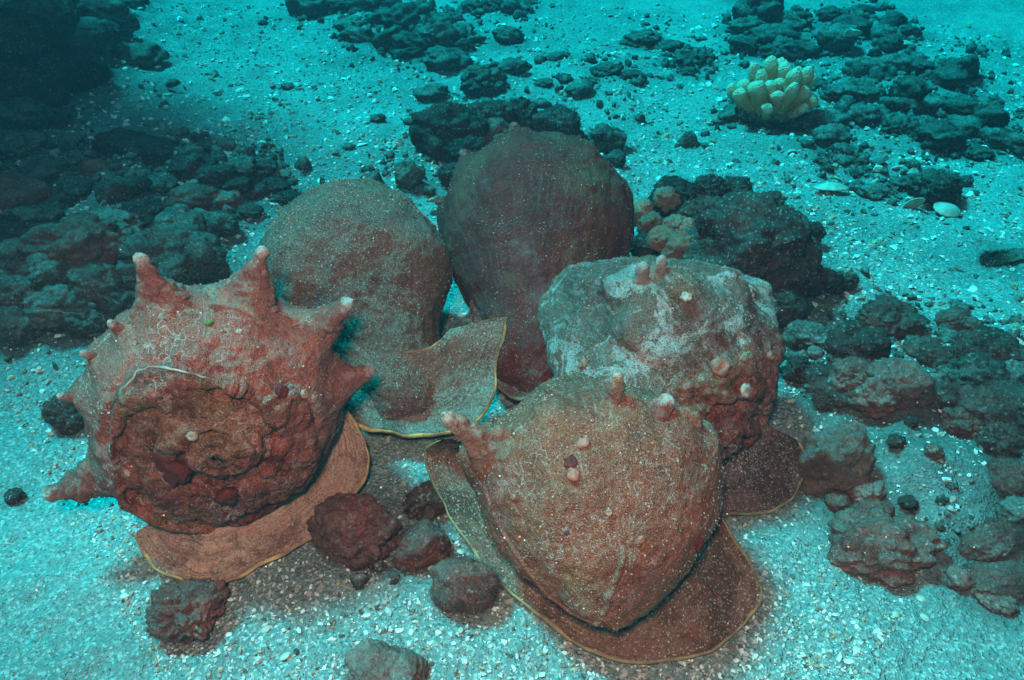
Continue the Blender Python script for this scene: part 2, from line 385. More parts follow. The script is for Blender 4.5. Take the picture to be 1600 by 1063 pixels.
# shell grit lying on the sand: too many to count
def make_grit(n):
    r = np.exp(RNG.uniform(math.log(.27), math.log(2.6), n)); a = RNG.uniform(-.75, .75, n)
    x = r*np.sin(a); y = r*np.cos(a); q = np.stack([x, y, x*0], 1)
    keep = (fbm(q*5.0+2, 3)+.25 > RNG.uniform(-.9, .75, n))
    x, y, r = x[keep], y[keep], r[keep]; n = len(x)
    s = np.clip(RNG.lognormal(math.log(.00120), .55, n), .0005, .0050)*np.clip(r/.62, .85, 2.4)
    z = gz(x, y)
    t = np.array([[1, 0, 0], [.5, .8, 0], [-.6, .75, 0], [-1, -.1, 0], [-.45, -.85, 0], [.55, -.7, 0]])
    base = np.vstack([t, t*[.62, .62, 0]+[0, 0, .5]])
    fac = [(6, 7, 8, 9), (6, 9, 10, 11)]+[(i, (i+1) % 6, 6+(i+1) % 6, 6+i) for i in range(6)]
    fac = np.array(fac); nb = 12
    V = np.repeat(base[None], n, 0)*RNG.uniform(.6, 1.3, (n, nb, 1))
    V[:, :, 1] *= RNG.uniform(.5, 1, n)[:, None]; V[:, :, 2] *= RNG.uniform(.5, 1.6, n)[:, None]
    V *= s[:, None, None]
    yaw = RNG.uniform(0, 2*PI, n); tx = RNG.normal(0, .45, n)
    c, d = np.cos(tx)[:, None], np.sin(tx)[:, None]
    vy, vz = V[:, :, 1]*c-V[:, :, 2]*d, V[:, :, 1]*d+V[:, :, 2]*c
    c, d = np.cos(yaw)[:, None], np.sin(yaw)[:, None]
    vx, vy = V[:, :, 0]*c-vy*d, V[:, :, 0]*d+vy*c
    V = np.stack([vx+x[:, None], vy+y[:, None], vz+(z+s*.12)[:, None]], 2).reshape(-1, 3)
    F = (fac[None]+np.arange(n)[:, None, None]*nb).reshape(-1, 4)
    o = mesh_obj('shell_grit', V, F, M['grit'], smooth=False)
    set_attr(o, 'tone', np.repeat(np.clip(RNG.normal(.56, .32, n), 0, 1), nb)); set_attr(o, 'hue', np.repeat(RNG.uniform(0, 1, n), nb))
    tag(o, 'pale coarse shell grit strewn over the sandy sea floor', 'grit', kind='stuff')
make_grit(72000)

# ------------------------------------------------------------------ helmet shells
def turf(o, n, lmin, lmax, mat, parent, upw=.3, wid=.12, seed=1):
    """short algae fuzz standing on a mesh"""
    rg = np.random.default_rng(seed); me = o.data; me.calc_loop_triangles(); nt_ = len(me.loop_triangles)
    co = np.empty(len(me.vertices)*3, np.float32); me.vertices.foreach_get('co', co); co = co.reshape(-1, 3)
    tv = np.empty(nt_*3, np.int32); me.loop_triangles.foreach_get('vertices', tv); tv = tv.reshape(-1, 3)
    a, b, c = co[tv[:, 0]], co[tv[:, 1]], co[tv[:, 2]]; nn = np.cross(b-a, c-a); ar = np.linalg.norm(nn, axis=1)+1e-12; nn /= ar[:, None]
    k = rg.choice(nt_, n, p=ar/ar.sum()); u = rg.uniform(0, 1, (n, 2)); f = u.sum(1) > 1; u[f] = 1-u[f]
    p = a[k]+(b[k]-a[k])*u[:, :1]+(c[k]-a[k])*u[:, 1:]
    clump = np.clip(.55+.9*noise(p/ (lmax*6)+seed), .15, 1.3)
    L = rg.uniform(lmin, lmax, n)*clump
    d = nn[k]+rg.normal(0, .8, (n, 3))+[0, 0, upw]; d /= np.linalg.norm(d, axis=1)[:, None]
    sd_ = np.cross(d, rg.normal(size=(n, 3))); sd_ /= np.linalg.norm(sd_, axis=1)[:, None]; w_ = (L*wid)[:, None]
    V = np.stack([p-sd_*w_-d*(L*.2)[:, None], p+sd_*w_-d*(L*.2)[:, None], p+d*L[:, None]+sd_*w_*rg.normal(0, 1, (n, 1))], 1).reshape(-1, 3)
    t = mesh_obj('algae_turf', V, np.arange(3*n).reshape(-1, 3), mat, parent, smooth=False); t['kind'] = 'stuff'
    return t

def in_poly(x, y, poly):
    r = np.zeros(len(x), bool); n = len(poly)
    for i in range(n):
        (x0, y0), (x1, y1) = poly[i], poly[(i+1) % n]
        if y0 == y1: continue
        r ^= ((y0 > y) != (y1 > y)) & (x < (x1-x0)*(y-y0)/(y1-y0)+x0)
    return r
class Frame:
    def __init__(s, c, axis, roll=0):
        s.c = np.asarray(c, float); x = np.asarray(axis, float); s.x = x/np.linalg.norm(x)
        y = np.cross([0, 0, 1.], s.x); y /= np.linalg.norm(y); z = np.cross(s.x, y)
        cr, sr = math.cos(roll), math.sin(roll)
        s.y = cr*y+sr*z; s.z = cr*z-sr*y
    def w(s, p):
        p = np.atleast_2d(p); return s.c+p[:, :1]*s.x+p[:, 1:2]*s.y+p[:, 2:3]*s.z

class Shell:
    def __init__(s, name, label, frame, prof, mat, base, wy=1., wz=1., bot=.8, knobs=(), ledge=(.0, 1.6, .1), rough=.003, nth=340, ns=240, seed=0., group='helmet shells lying in a cluster on the sand', spire_mat=None, spire_r=0, fold=0, suture=None):
        s.f = frame; s.root = empty(name, base); tag(s.root, label, 'seashell', group); s.base = np.asarray(base, float)
        s.prof = np.asarray(prof, float); s.wy, s.wz, s.bot = wy, wz, bot
        s.knobs = knobs; s.ledge = ledge; s.rough = rough; s.seed = seed; s.fold = fold
        pr = crom(s.prof, ns); th = np.linspace(0, 2*PI, nth, endpoint=False)
        V = s.local(np.repeat(pr, nth, 0), np.tile(th, ns)); Wd = frame.w(V)
        Nn = grid_normals(Wd, ns, nth, True)
        q = Wd+seed
        dsp = rough*(1.3*fbm(q*14, 3)+.8*fbm(q*48, 3))+.0007*noise(q*180)
        if spire_mat:
            rr0 = np.repeat(pr[:, 1], nth); xm = (np.repeat(pr[:, 0], nth) > -.02)*(1-sstep(spire_r*.9, spire_r*1.1, rr0))
            dsp = dsp+xm*(.0060*fbm(q*30, 4)+.0042*worley(q*62)+.002*worley(q*140))
        Wd = Wd+Nn*dsp[:, None]*s.sgn(Wd, Nn)
        inmask = None
        if suture:
            path, rest, hgt = suture; v = Wd-np.array([0, 0, CAMZ]); d = v@FW; X_ = CX+FPX*(v@RT)/d; Y_ = CY-FPX*(v@UP)/d
            pc_ = crom(np.array(path, float), 80); front = np.repeat(pr[:, 0], nth) > -.045
            X2 = X_+7*noise(q*45); Y2 = Y_+7*noise(q*45+9)
            inmask = in_poly(X2, Y2, [tuple(a) for a in pc_]+list(rest)) & front
            dist = np.full(len(X_), 1e9)
            for a in pc_: dist = np.minimum(dist, np.hypot(X_-a[0], Y_-a[1]))
            Wd = Wd+s.f.x*(inmask*hgt*sstep(0, 5, dist)*np.exp(-dist/85))[:, None]
        s.W = Wd
        at_th = np.tile((th+PI/2) % (2*PI), ns); at_s = np.repeat(np.linspace(0, 1, ns), nth)
        F = grid_faces(ns, nth, True)
        # orient outwards
        if s.flip: F = F[:, ::-1]
        if spire_mat:
            rr = np.repeat(pr[:, 1], nth); xx = np.repeat(pr[:, 0], nth); tt = np.tile(th, ns)
            lim = spire_r*(1+.10*noise(np.stack([np.cos(tt)*2, np.sin(tt)*2, tt*0+seed], 1)))*s.spiral_lim(tt)
            inside = (xx > -.02) & (rr < lim)
            if inmask is not None: inside = inmask
            fm = inside[F].sum(1) >= 2
            used = np.unique(F[fm]); idx = -np.ones(len(Wd), int); idx[used] = np.arange(len(used))
            sp = mesh_obj('spire', Wd[used]-s.base, idx[F[fm]], spire_mat, s.root); set_attr(sp, 'turn', at_th[used]); set_attr(sp, 'run', at_s[used])
            used = np.unique(F[~fm]); idx = -np.ones(len(Wd), int); idx[used] = np.arange(len(used))
            bw = mesh_obj('body_whorl', Wd[used]-s.base, idx[F[~fm]], mat, s.root); set_attr(bw, 'turn', at_th[used]); set_attr(bw, 'run', at_s[used])
        else:
            bw = mesh_obj('body_whorl', Wd-s.base, F, mat, s.root); set_attr(bw, 'turn', at_th); set_attr(bw, 'run', at_s)
    def spiral_lim(s, tt): return np.ones_like(tt)
    def sgn(s, Wd, Nn):
        d = np.einsum('ij,ij->i', Wd-s.f.c, Nn).mean(); s.flip = d < 0
        return 1.0 if d > 0 else -1.0
    def local(s, pr, th):
        x, r, zo = pr[:, 0].copy(), np.maximum(pr[:, 1], 1e-4).copy(), pr[:, 2]
        hl, k, r0 = s.ledge
        if hl:
            wph = np.log(np.maximum(r, .004)/r0)/math.log(k)-th/(2*PI)
            f = wph-np.floor(wph)
            st = hl*(sstep(0, .10, f)-f)
            x = x+st*sstep(.002, .02, r)*(1-sstep(r0*.80, r0*1.05, r))*(pr[:, 0] > -.03)
        for (kt, kx, kh, kwt, kwx) in s.knobs:
            dt = (th-kt+PI) % (2*PI)-PI
            r = r+kh*np.exp(-(dt/kwt)**2-((x-kx)/kwx)**2)
        if s.fold:   # faint ridges round the whorl
            r = r*(1+s.fold*np.sin(x*2*PI/.022+3*np.sin(th*2)))
        sy = np.cos(th)*r*s.wy; sz = np.sin(th)*r*s.wz
        sz = np.where(sz < 0, sz*s.bot, sz)
        return np.stack([x, sy, sz+zo], 1)
    def at(s, th, xk):
        """surface point (world) at angle th where profile x is nearest xk (body side)"""
        pr = crom(s.prof, 400); i = np.argmin(np.abs(pr[:, 0]-xk)+(np.arange(400) < 60)*.0)
        return s.f.w(s.local(pr[i:i+1], np.array([th])))[0]
    def th_px(s, px, py, xk):
        """angle round the shell at which the whorl (at xk along its axis) is seen at a point of the photograph"""
        pr = crom(s.prof, 400); i = np.argmin(np.abs(pr[:, 0]-xk)); th = np.linspace(0, 2*PI, 360, endpoint=False)
        w_ = s.f.w(s.local(np.repeat(pr[i:i+1], 360, 0), th)); v = w_-np.array([0, 0, CAMZ]); d = v@FW
        e = (CX+FPX*(v@RT)/d-px)**2+(CY-FPX*(v@UP)/d-py)**2+2e4*(d-d.min())
        return float(th[np.argmin(e)])
    def edge(s, path, mat, r=.0011, name='suture_edge', lift=.0005):
        """a thin raised edge lying on the shell along a line of the photograph"""
        v = s.W-np.array([0, 0, CAMZ]); d = v@FW; X_ = CX+FPX*(v@RT)/d; Y_ = CY-FPX*(v@UP)/d
        pts = []
        for px, py in crom(np.array(path, float), 40):
            near = np.where((X_-px)**2+(Y_-py)**2 < 36)[0]
            if len(near): pts.append(s.W[near[np.argmin(d[near])]])
        pts = np.array(pts)
        for _ in range(2): pts[1:-1] = (pts[:-2]+2*pts[1:-1]+pts[2:])/4
        E_ = crom(pts, 120); T = np.gradient(E_, axis=0); T /= np.linalg.norm(T, axis=1)[:, None]
        a = np.cross(T, s.f.x); a /= np.linalg.norm(a, axis=1)[:, None]; b = np.cross(T, a); m = 8; t2 = np.linspace(0, 2*PI, m, endpoint=False)
        rd = r*(1+.5*noise(E_*60))*np.minimum(1, np.sin(np.linspace(.02, PI-.02, 120))*5)
        V = E_[:, None]+rd[:, None, None]*(np.cos(t2)[None, :, None]*a[:, None]+np.sin(t2)[None, :, None]*b[:, None]*1.3)
        mesh_obj(name, V.reshape(-1, 3)-s.base, grid_faces(120, m, True), mat, s.root)
    def stud(s, px, py, r, mat, name='barnacle', flat=.7):
        """a small growth sitting on the shell where the photograph shows it"""
        v = s.W-np.array([0, 0, CAMZ]); d = v@FW; e = np.hypot(CX+FPX*(v@RT)/d-px, CY-FPX*(v@UP)/d-py)
        near = np.where(e < 8)[0]
        if not len(near): return
        c_ = s.W[near[np.argmin(d[near])]]; nn = c_-s.f.c; nn /= np.linalg.norm(nn)
        bm = bmesh.new(); bmesh.ops.create_icosphere(bm, subdivisions=3, radius=1); co = np.array([q.co for q in bm.verts]); fs = np.array([[q.index for q in f_.verts] for f_ in bm.faces]); bm.free()
        co = co*(1+.35*fbm(co*1.8+px, 3))[:, None]; h = co@nn; co = co-nn*(h*(1-flat))[:, None]-nn*(.45*np.exp(-((co-nn*h[:, None])**2).sum(1)/.12)*(h > .2))[:, None]
        mesh_obj(name, c_+co*r-s.base, fs, mat, s.root)
    def spine(s, th, xk, length, rb, mat, rt=.006, lean=(0, 0, 0), name='spine', curve=.15):
        p0 = s.at(th, xk); c = s.f.w([[xk, 0, 0]])[0]; d = p0-c; d /= np.linalg.norm(d)
        ln = np.asarray(lean, float); d2 = d+ln[0]*s.f.x+ln[1]*s.f.y+ln[2]*s.f.z; d2 /= np.linalg.norm(d2)
        n, m = 34, 26; t = np.linspace(0, 1, n); L = length+.032
        path = p0-d*.032+d2*(t*L)[:, None]+(d2-d)[None]*(t*t*L*curve)[:, None]+np.array([0, 0, 1.])*(t*t*L*.08)[:, None]
        rr = rt*(1.15-.25*t)+(rb-rt)*(1-t)**1.7; rr = rr*np.where(t > .86, np.sqrt(np.maximum(1-((t-.86)/.14)**2, 0)), 1)
        a = np.cross(d2, [0, 0, 1.]); a = a if np.linalg.norm(a) > .1 else np.cross(d2, [1., 0, 0]); a /= np.linalg.norm(a); b = np.cross(d2, a)
        th2 = np.linspace(0, 2*PI, m, endpoint=False)
        V = (path[:, None]+rr[:, None, None]*(np.cos(th2)[None, :, None]*a+np.sin(th2)[None, :, None]*b)).reshape(-1, 3)
        ctr = np.repeat(path, m, 0); o = V-ctr; V = V+o*(.42*fbm(V*62+s.seed, 3)+.22*fbm(V*200, 2))[:, None]
        ob = mesh_obj(name, V-s.base, grid_faces(n, m, True)[:, ::-1], mat, s.root); set_attr(ob, 'along', np.repeat(t, m))
        return ob
    def lip(s, outer, cores, mat, rim, f=.6, p=1.6, thick=.004, name='lip', rr=.0018, nu=170, nv=46, under=None, zin=None, wav=.002, rimname='rim', curl=0.0):
        O = crom(np.array([P(*q) for q in outer]), nu)
        C = crom(np.array([P(*q) for q in cores]), nu)
        dr = (C-O); dr[:, 2] = 0; dr /= np.linalg.norm(dr, axis=1)[:, None]; O = O+dr*(.0035*fbm(O*22+s.seed*3, 3))[:, None]; O[:, 2] += .003*noise(O*18+s.seed)
        I = O+(C-O)*f
        v = np.linspace(0, 1, nv)
        G = I[:, None]+(O-I)[:, None]*v[None, :, None]
        zz = O[:, 2][:, None]+(I[:, 2]-O[:, 2])[:, None]*((1-v)**p)[None]
        zz = zz+curl*(v**6)[None]
        G[:, :, 2] = zz
        V = G.reshape(-1, 3); Nn = grid_normals(V, nu, nv)
        if Nn[:, 2].mean() < 0: Nn = -Nn
        V = V+Nn*(wav*(1.3*fbm(V*16+s.seed, 3)+.6*noise(V*60))+.00022*np.sin(np.tile(v, nu)*70+4*noise(V*20)))[:, None]
        low = V-Nn*thick
        al = np.repeat(np.linspace(0, 1, nu), nv); ac = np.tile(v, nu)
        Ft = grid_faces(nu, nv)
        top = mesh_obj(name, V-s.base, Ft, mat, s.root); set_attr(top, 'across', ac); set_attr(top, 'along', al)
        mesh_obj('lip_underside', low-s.base, Ft[:, ::-1], under or mat, top)
        if under is None:
            set_attr(top.children[0], 'across', ac); set_attr(top.children[0], 'along', al)
        # rounded rim
        e = (V+low)/2; E = e.reshape(nu, nv, 3)[:, -1]
        T = np.gradient(E, axis=0); T /= np.linalg.norm(T, axis=1)[:, None]
        nr_ = Nn.reshape(nu, nv, 3)[:, -1]; bb = np.cross(T, nr_)
        m = 10; t2 = np.linspace(0, 2*PI, m, endpoint=False); rad_ = rr*(1+.35*noise(E*40+s.seed))*np.minimum(1, np.sin(np.linspace(0.02, PI-.02, nu))*6)
        R = E[:, None]+rad_[:, None, None]*(np.cos(t2)[None, :, None]*nr_[:, None]*1.05+np.sin(t2)[None, :, None]*bb[:, None])
        mesh_obj(rimname, R.reshape(-1, 3)-s.base, grid_faces(nu, m, True), rim, top)
        return top

D2R = math.radians
# --- A: the big spined shell, spire towards the viewer
cA = np.array([-.254, .467, .125])
fA = Frame(cA, (.30, -.93, .21), roll=-.30)
profA = [(.060, 0, 0), (.052, .018, 0), (.044, .040, 0), (.036, .064, 0), (.020, .090, 0), (.000, .101, 0), (-.024, .108, 0), (-.055, .109, -.004), (-.10, .098, -.012), (-.15, .072, -.026), (-.20, .045, -.04), (-.225, .02, -.05), (-.23, 0, -.05)]
kA = [(D2R(t), -.012, h*1.5, wt*.8, .027) for t, h, wt in [(118, .018, .22), (84, .020, .22), (50, .018, .2), (18, .012, .18), (138, .005, .1), (155, .005, .1), (176, .007, .12), (216, .016, .2)]]
A = Shell('helmet_shell', 'large spined helmet shell with crusted spire facing out and yellow rimmed lip', fA, profA, M['A'], (cA[0], cA[1], 0), bot=1.12, wz=.97, knobs=kA, ledge=(.012, 2.5, .110), rough=.0016, seed=1.3, spire_mat=M['Aspire'], spire_r=.088, nth=420, ns=300,
          suture=([(218, 838), (195, 806), (179, 760), (173, 700), (173, 650), (185, 610), (213, 580), (242, 571), (290, 577), (335, 592), (375, 602), (410, 622)], [(450, 600), (490, 650), (505, 720), (480, 790), (420, 840), (320, 870)], .010))
for t, L, rb, rt, lean in [(118, .022, .026, .0054, (.10, .05, 0)), (84, .023, .028, .0066, (.10, .10, 0)), (50, .022, .026, .0066, (.1, .15, .15)), (18, .016, .022, .007, (.05, .1, .2)),
                           (138, .006, .012, .0035, (.2, 0, 0)), (155, .006, .012, .0035, (.2, 0, 0)), (176, .008, .014, .004, (.2, 0, 0)), (216, .026, .027, .0074, (.15, -.1, .15))]:
    A.spine(D2R(t), -.012, L, rb, M['tipA'], rt, lean)
A.edge([(185, 610), (213, 580), (242, 571), (290, 577), (335, 592)], M['rimP'], .0008)
A.lip([(216, 832, .040), (222, 852, .030), (240, 882, .020), (275, 904, .013), (320, 911, .010), (390, 892, .010), (460, 850, .012), (520, 803, .016), (556, 762, .022), (571, 722, .032), (564, 682, .048), (540, 640, .075)],
      [(300, 760, .07), (340, 740, .07), (380, 690, .08), (420, 640, .09)], M['lipA'], M['rimY'], f=.75, p=1.5)

# --- B: front silted shell
cB = P(935, 762, .098)
fB = Frame(cB, (.03, -.98, .02), roll=.06)
profB = [(.112, 0, -.034), (.100, .022, -.028), (.084, .045, -.018), (.062, .070, -.008), (.035, .090, -.003), (.005, .100, 0), (-.025, .101, -.004), (-.06, .093, -.014), (-.11, .072, -.028), (-.16, .045, -.04), (-.19, .02, -.045), (-.195, 0, -.045)]
kB = [(D2R(t), -.015, h, wt, .03) for t, h, wt in [(78, .010, .18), (52, .010, .16), (30, .010, .16), (155, .022, .25), (110, .006, .2)]]
kB += [(D2R(100), .045, .006, .12, .02), (D2R(60), .03, .005, .3, .012)]
B = Shell('helmet_shell', 'front silted helmet shell with pale spine on top and wide skirt lip', fB, profB, M['B'], (cB[0], cB[1], 0), wz=.80, bot=.95, knobs=kB, ledge=(.0, 2.4, .095), rough=.0021, seed=4.4, nth=400, ns=280)
B.spine(B.th_px(962, 632, -.012), -.012, .022, .015, M['tipB'], .0058, (0, 0, .2))
B.spine(B.th_px(1040, 622, -.012), -.012, .009, .017, M['tipA'], .0085, (0, .1, .2))
B.spine(B.th_px(1090, 655, -.012), -.012, .005, .018, M['B'], .0095, (0, .2, .2))
B.spine(B.th_px(745, 705, -.005), -.005, .040, .026, M['tipB'], .0065, (.05, 0, .35))
B.edge([(752, 755), (770, 810), (805, 870), (850, 930), (905, 972), (940, 980)], M['B'], .0022, 'whorl_edge')
B.edge([(975, 855), (968, 890), (955, 930), (938, 970)], M['B'], .0026, 'ridge')
B.lip([(690, 690, .085), (668, 708, .055), (680, 752, .036), (715, 825, .020), (775, 900, .013), (850, 970, .010), (920, 1018, .010), (990, 1034, .008), (1060, 1028, .008), (1130, 1002, .010), (1176, 962, .014), (1186, 925, .022), (1165, 875, .034), (1125, 812, .06)],
      [(850, 700, .09), (880, 760, .09), (930, 820, .08), (980, 820, .08), (1020, 780, .08), (1040, 720, .09)], M['lipB'], M['rimG'], f=.6, p=1.7, nu=200)

# --- C: sand covered dome with a flared plate
cC = P(545, 415, .095)
fC = Frame(cC, (-.42, .86, .10))
profC = [(.085, 0, 0), (.075, .04, 0), (.05, .078, 0), (.015, .104, 0), (-.03, .112, 0), (-.075, .102, 0), (-.11, .078, -.008), (-.14, .060, -.018), (-.17, .050, -.030), (-.20, .044, -.042), (-.225, .03, -.052), (-.235, 0, -.055)]
C = Shell('helmet_shell', 'sand dusted smooth helmet shell with flared plate and curled ochre edge', fC, profC, M['C'], (cC[0], cC[1], 0), bot=.8, knobs=[(D2R(100), .02, .006, .5, .04), (D2R(150), -.10, .012, .4, .03), (D2R(40), -.05, .006, .5, .03)], ledge=(0, 1.6, .1), rough=.0030, seed=7.7, nth=300, ns=220)
C.lip([(537, 580, .062), (536, 625, .048), (550, 656, .040), (595, 670, .034), (650, 674, .030), (705, 668, .030), (748, 650, .034), (768, 618, .046), (775, 570, .066), (784, 528, .090), (791, 497, .108)],
      [(560, 510, .10), (590, 520, .10), (620, 530, .10), (660, 530, .098), (690, 520, .094)], M['lipC'], M['rimY'], f=.85, p=2.0, under=M['underY'], thick=.006, rr=.0022)

# --- D: brown fuzzy shell at the back
cD = P(838, 345, .105)
fD = Frame(cD, (.04, .97, .14))
profD = [(.09, 0, 0), (.082, .035, 0), (.062, .075, 0), (.03, .108, 0), (-.01, .124, 0), (-.06, .118, 0), (-.11, .098, -.004), (-.16, .072, -.012), (-.20, .055, -.022), (-.235, .045, -.035), (-.26, .03, -.045), (-.27, 0, -.045)]
kD = [(D2R(t), .02, h, wt, .03) for t, h, wt in [(3, .014, .16), (40, .010, .14), (76, .010, .14), (120, .007, .15), (160, .008, .2)]]
D = Shell('helmet_shell', 'dark reddish brown fuzzy helmet shell lying against the knobby coral rubble', fD, profD, M['D'], (cD[0], cD[1], 0), bot=.8, knobs=kD, ledge=(0, 1.6, .1), rough=.0030, seed=9.1, nth=300, ns=220)
for t, L in [(3, .010), (40, .007), (76, .007)]: D.spine(D2R(t), .02, L, .018, M['tipD'], .006, (0, 0, .15))
D.lip([(735, 470, .08), (745, 540, .05), (775, 600, .034), (820, 622, .028), (865, 590, .036), (895, 520, .06), (915, 462, .095)],
      [(800, 420, .11), (815, 440, .11), (830, 430, .11), (840, 420, .11)], M['lipD'], M['rimG'], f=.8, p=1.3, under=M['underY'])

# --- E: chalky patched shell on the right
cE = P(1062, 585, .092)
fE = Frame(cE, (.52, -.82, -.20), roll=-.28)
profE = [(.085, 0, -.02), (.078, .026, -.017), (.066, .052, -.012), (.048, .078, -.006), (.022, .102, 0), (-.005, .113, 0), (-.035, .115, 0), (-.075, .104, -.004), (-.12, .080, -.014), (-.165, .054, -.030), (-.20, .030, -.045), (-.215, 0, -.050)]
kE = [(D2R(158), -.05, -.030, .50, .11), (D2R(112), -.05, .012, .22, .05)]+[(D2R(t), kx, h, wt, .028) for t, kx, h, wt in [(112, -.02, .020, .16), (80, -.015, .018, .15), (52, -.01, .020, .16), (20, 0, .022, .18), (145, -.02, .020, .16), (130, -.07, .016, .16), (175, 0, .018, .18), (160, .03, .014, .16), (95, .03, .012, .14), (60, .035, .012, .14)]]
E = Shell('helmet_shell', 'blotchy helmet shell with chalky white patches and dark crusted spire', fE, profE, M['E'], (cE[0], cE[1], 0), wy=1.04, wz=.86, bot=.92, knobs=kE, ledge=(.010, 2.2, .10), rough=.0032, seed=12.4, spire_mat=M['Aspire'], spire_r=.092, nth=340, ns=240)
E.spine(E.th_px(1030, 435, -.045), -.045, .016, .018, M['tipE'], .0055, (0, 0, .3))
E.spine(E.th_px(998, 440, -.055), -.055, .014, .018, M['tipE'], .006, (0, 0, .3))
E.spine(E.th_px(1180, 478, -.01), -.01, .003, .022, M['E'], .008)
E.spine(E.th_px(1235, 650, .0), .0, .016, .030, M['tipA'], .013, (.1, .1, 0))
E.lip([(1010, 770, .02), (1090, 800, .012), (1150, 802, .010), (1205, 794, .010), (1246, 765, .014), (1254, 720, .03), (1245, 690, .05)],
      [(1080, 640, .08), (1110, 640, .08), (1140, 620, .08)], M['lipD'], M['rimG'], f=.7, p=1.5)

for sh, lst in ((A, [(305, 688, .006, 'tipW', 'barnacle'), (283, 742, .012, 'spongeR', 'encrusting_sponge'), (356, 778, .010, 'spongeR', 'encrusting_sponge'), (250, 728, .009, 'spongeR', 'encrusting_sponge'), (440, 605, .006, 'spongeR', 'barnacle'), (378, 512, .004, 'tipW', 'barnacle'), (205, 735, .005, 'tipW', 'barnacle'), (330, 498, .005, 'weed', 'algae_tuft'), (482, 618, .006, 'tipW', 'barnacle')]),
                (B, [(887, 719, .0055, 'spongeR', 'barnacle'), (909, 686, .007, 'tipP', 'barnacle'), (888, 744, .007, 'tipP', 'barnacle'), (796, 773, .004, 'tipP', 'barnacle'), (948, 795, .004, 'tipW', 'barnacle'), (1010, 845, .004, 'tipP', 'barnacle'), (1100, 850, .006, 'spongeR', 'encrusting_sponge')]),
                (E, [(1120, 572, .013, 'tipP', 'barnacle'), (1075, 470, .008, 'tipW', 'barnacle'), (1170, 608, .010, 'tipW', 'barnacle'), (905, 565, .008, 'tipP', 'barnacle'), (1210, 560, .007, 'tipP', 'barnacle')])):
    for px, py, r_, mk, nm in lst: sh.stud(px, py, r_*(.95 if mk == 'spongeR' else .68), M[mk], nm)
def sprinkle(o, n, smin, smax, parent, seed):
    """sand grains fallen on the shell"""
    rg = np.random.default_rng(seed); me = o.data; me.calc_loop_triangles(); nt_ = len(me.loop_triangles)
    co = np.empty(len(me.vertices)*3, np.float32); me.vertices.foreach_get('co', co); co = co.reshape(-1, 3)
    tv = np.empty(nt_*3, np.int32); me.loop_triangles.foreach_get('vertices', tv); tv = tv.reshape(-1, 3)
    a, b, c = co[tv[:, 0]], co[tv[:, 1]], co[tv[:, 2]]; nn = np.cross(b-a, c-a); ar = np.linalg.norm(nn, axis=1)+1e-12; nn /= ar[:, None]
    wt = ar*np.clip(nn[:, 2]*.9+.25, .03, 1)*np.clip(.5+1.2*fbm(a*18+seed, 3), .05, 2); k = rg.choice(nt_, n, p=wt/wt.sum())
    p = (a+b+c)[k]/3+rg.normal(0, .0006, (n, 3)); t = np.array([[1, 1, 1], [1, -1, -1], [-1, 1, -1], [-1, -1, 1.]])
    V = t[None]*rg.uniform(.5, 1.4, (n, 4, 3))*np.exp(rg.uniform(math.log(smin), math.log(smax), n))[:, None, None]+p[:, None]
    g = mesh_obj('sand_grains', V.reshape(-1, 3), (np.array([[0, 1, 2], [0, 2, 3], [0, 3, 1], [1, 3, 2]])[None]+np.arange(n)[:, None, None]*4).reshape(-1, 3), M['grit'], parent, smooth=False); g['kind'] = 'stuff'
    set_attr(g, 'tone', np.repeat(np.clip(rg.normal(.36, .24, n), 0, 1), 4)); set_attr(g, 'hue', np.repeat(rg.uniform(0, 1, n), 4))
for sh, n_ in ((A, 2600), (B, 6500), (C, 9000), (D, 4500), (E, 7000)):
    for ch in list(sh.root.children):
        if ch.name.startswith('body_whorl'): sprinkle(ch, n_, .00022, .00075, ch, n_)
        elif ch.name.startswith('lip') and sh is not A: sprinkle(ch, n_//3, .00022, .0008, ch, n_)
for sh, n_, L_, mk in ((A, 9000, .0014, 'A'), (B, 22000, .0019, 'B'), (C, 20000, .0022, 'C'), (D, 22000, .0026, 'D'), (E, 12000, .0018, 'E')):
    for ch in list(sh.root.children):
        if ch.name.startswith('body_whorl'): turf(ch, n_, L_*.4, L_, M[mk], ch, .2, .2, seed=n_)
        elif ch.name.startswith('lip') and mk != 'A': turf(ch, 4000, L_*.3, L_*.8, M[mk], ch, .2, .2, seed=n_)
# ------------------------------------------------------------------ rocks and rubble
def rock_mesh(style, sub, seed, sc):
    bm = bmesh.new(); bmesh.ops.create_icosphere(bm, subdivisions=sub, radius=1)
    me = bpy.data.meshes.new('rock'); bm.to_mesh(me); bm.free()
    n = len(me.vertices); co = np.empty(n*3, np.float32); me.vertices.foreach_get('co', co); co = co.reshape(-1, 3).astype(float)
    s = seed*3.17
    wp = co+.25*np.stack([noise(co*1.7+s), noise(co*1.7+s+31), noise(co*1.7+s+67)], 1)
    fine = .035*fbm(co*9+s, 3)
    if style == 'knob':
        d = .28*noise(co*1.1+s)+.26*worley(wp*1.9+s)+.10*worley(wp*4.6+s)+fine-.15
    elif style == 'angular':
        q = np.sign(co)*np.abs(co)**.72
        co = q/np.linalg.norm(q, axis=1).max()*1.1
        d = .40*fbm(co*1.1+s, 3)+.10*worley(wp*3.6+s)+fine
    elif style == 'coral':
        d = .34*noise(co*1.3+s)+.40*worley(wp*2.6+s)+.14*worley(wp*6.5+s)+fine-.22
    elif style == 'finger':
        d = .30*fbm(co*1.5+s, 3)+.14*worley(wp*4+s)+fine
    else:
        d = .30*fbm(co*1.4+s, 4)+.08*worley(wp*5+s)+fine
    co = co*(1+d)[:, None]*np.asarray(sc)
    me.vertices.foreach_set('co', co.astype(np.float32).ravel()); me.update()
    me.polygons.foreach_set('use_smooth', np.ones(len(me.polygons), bool))
    return me
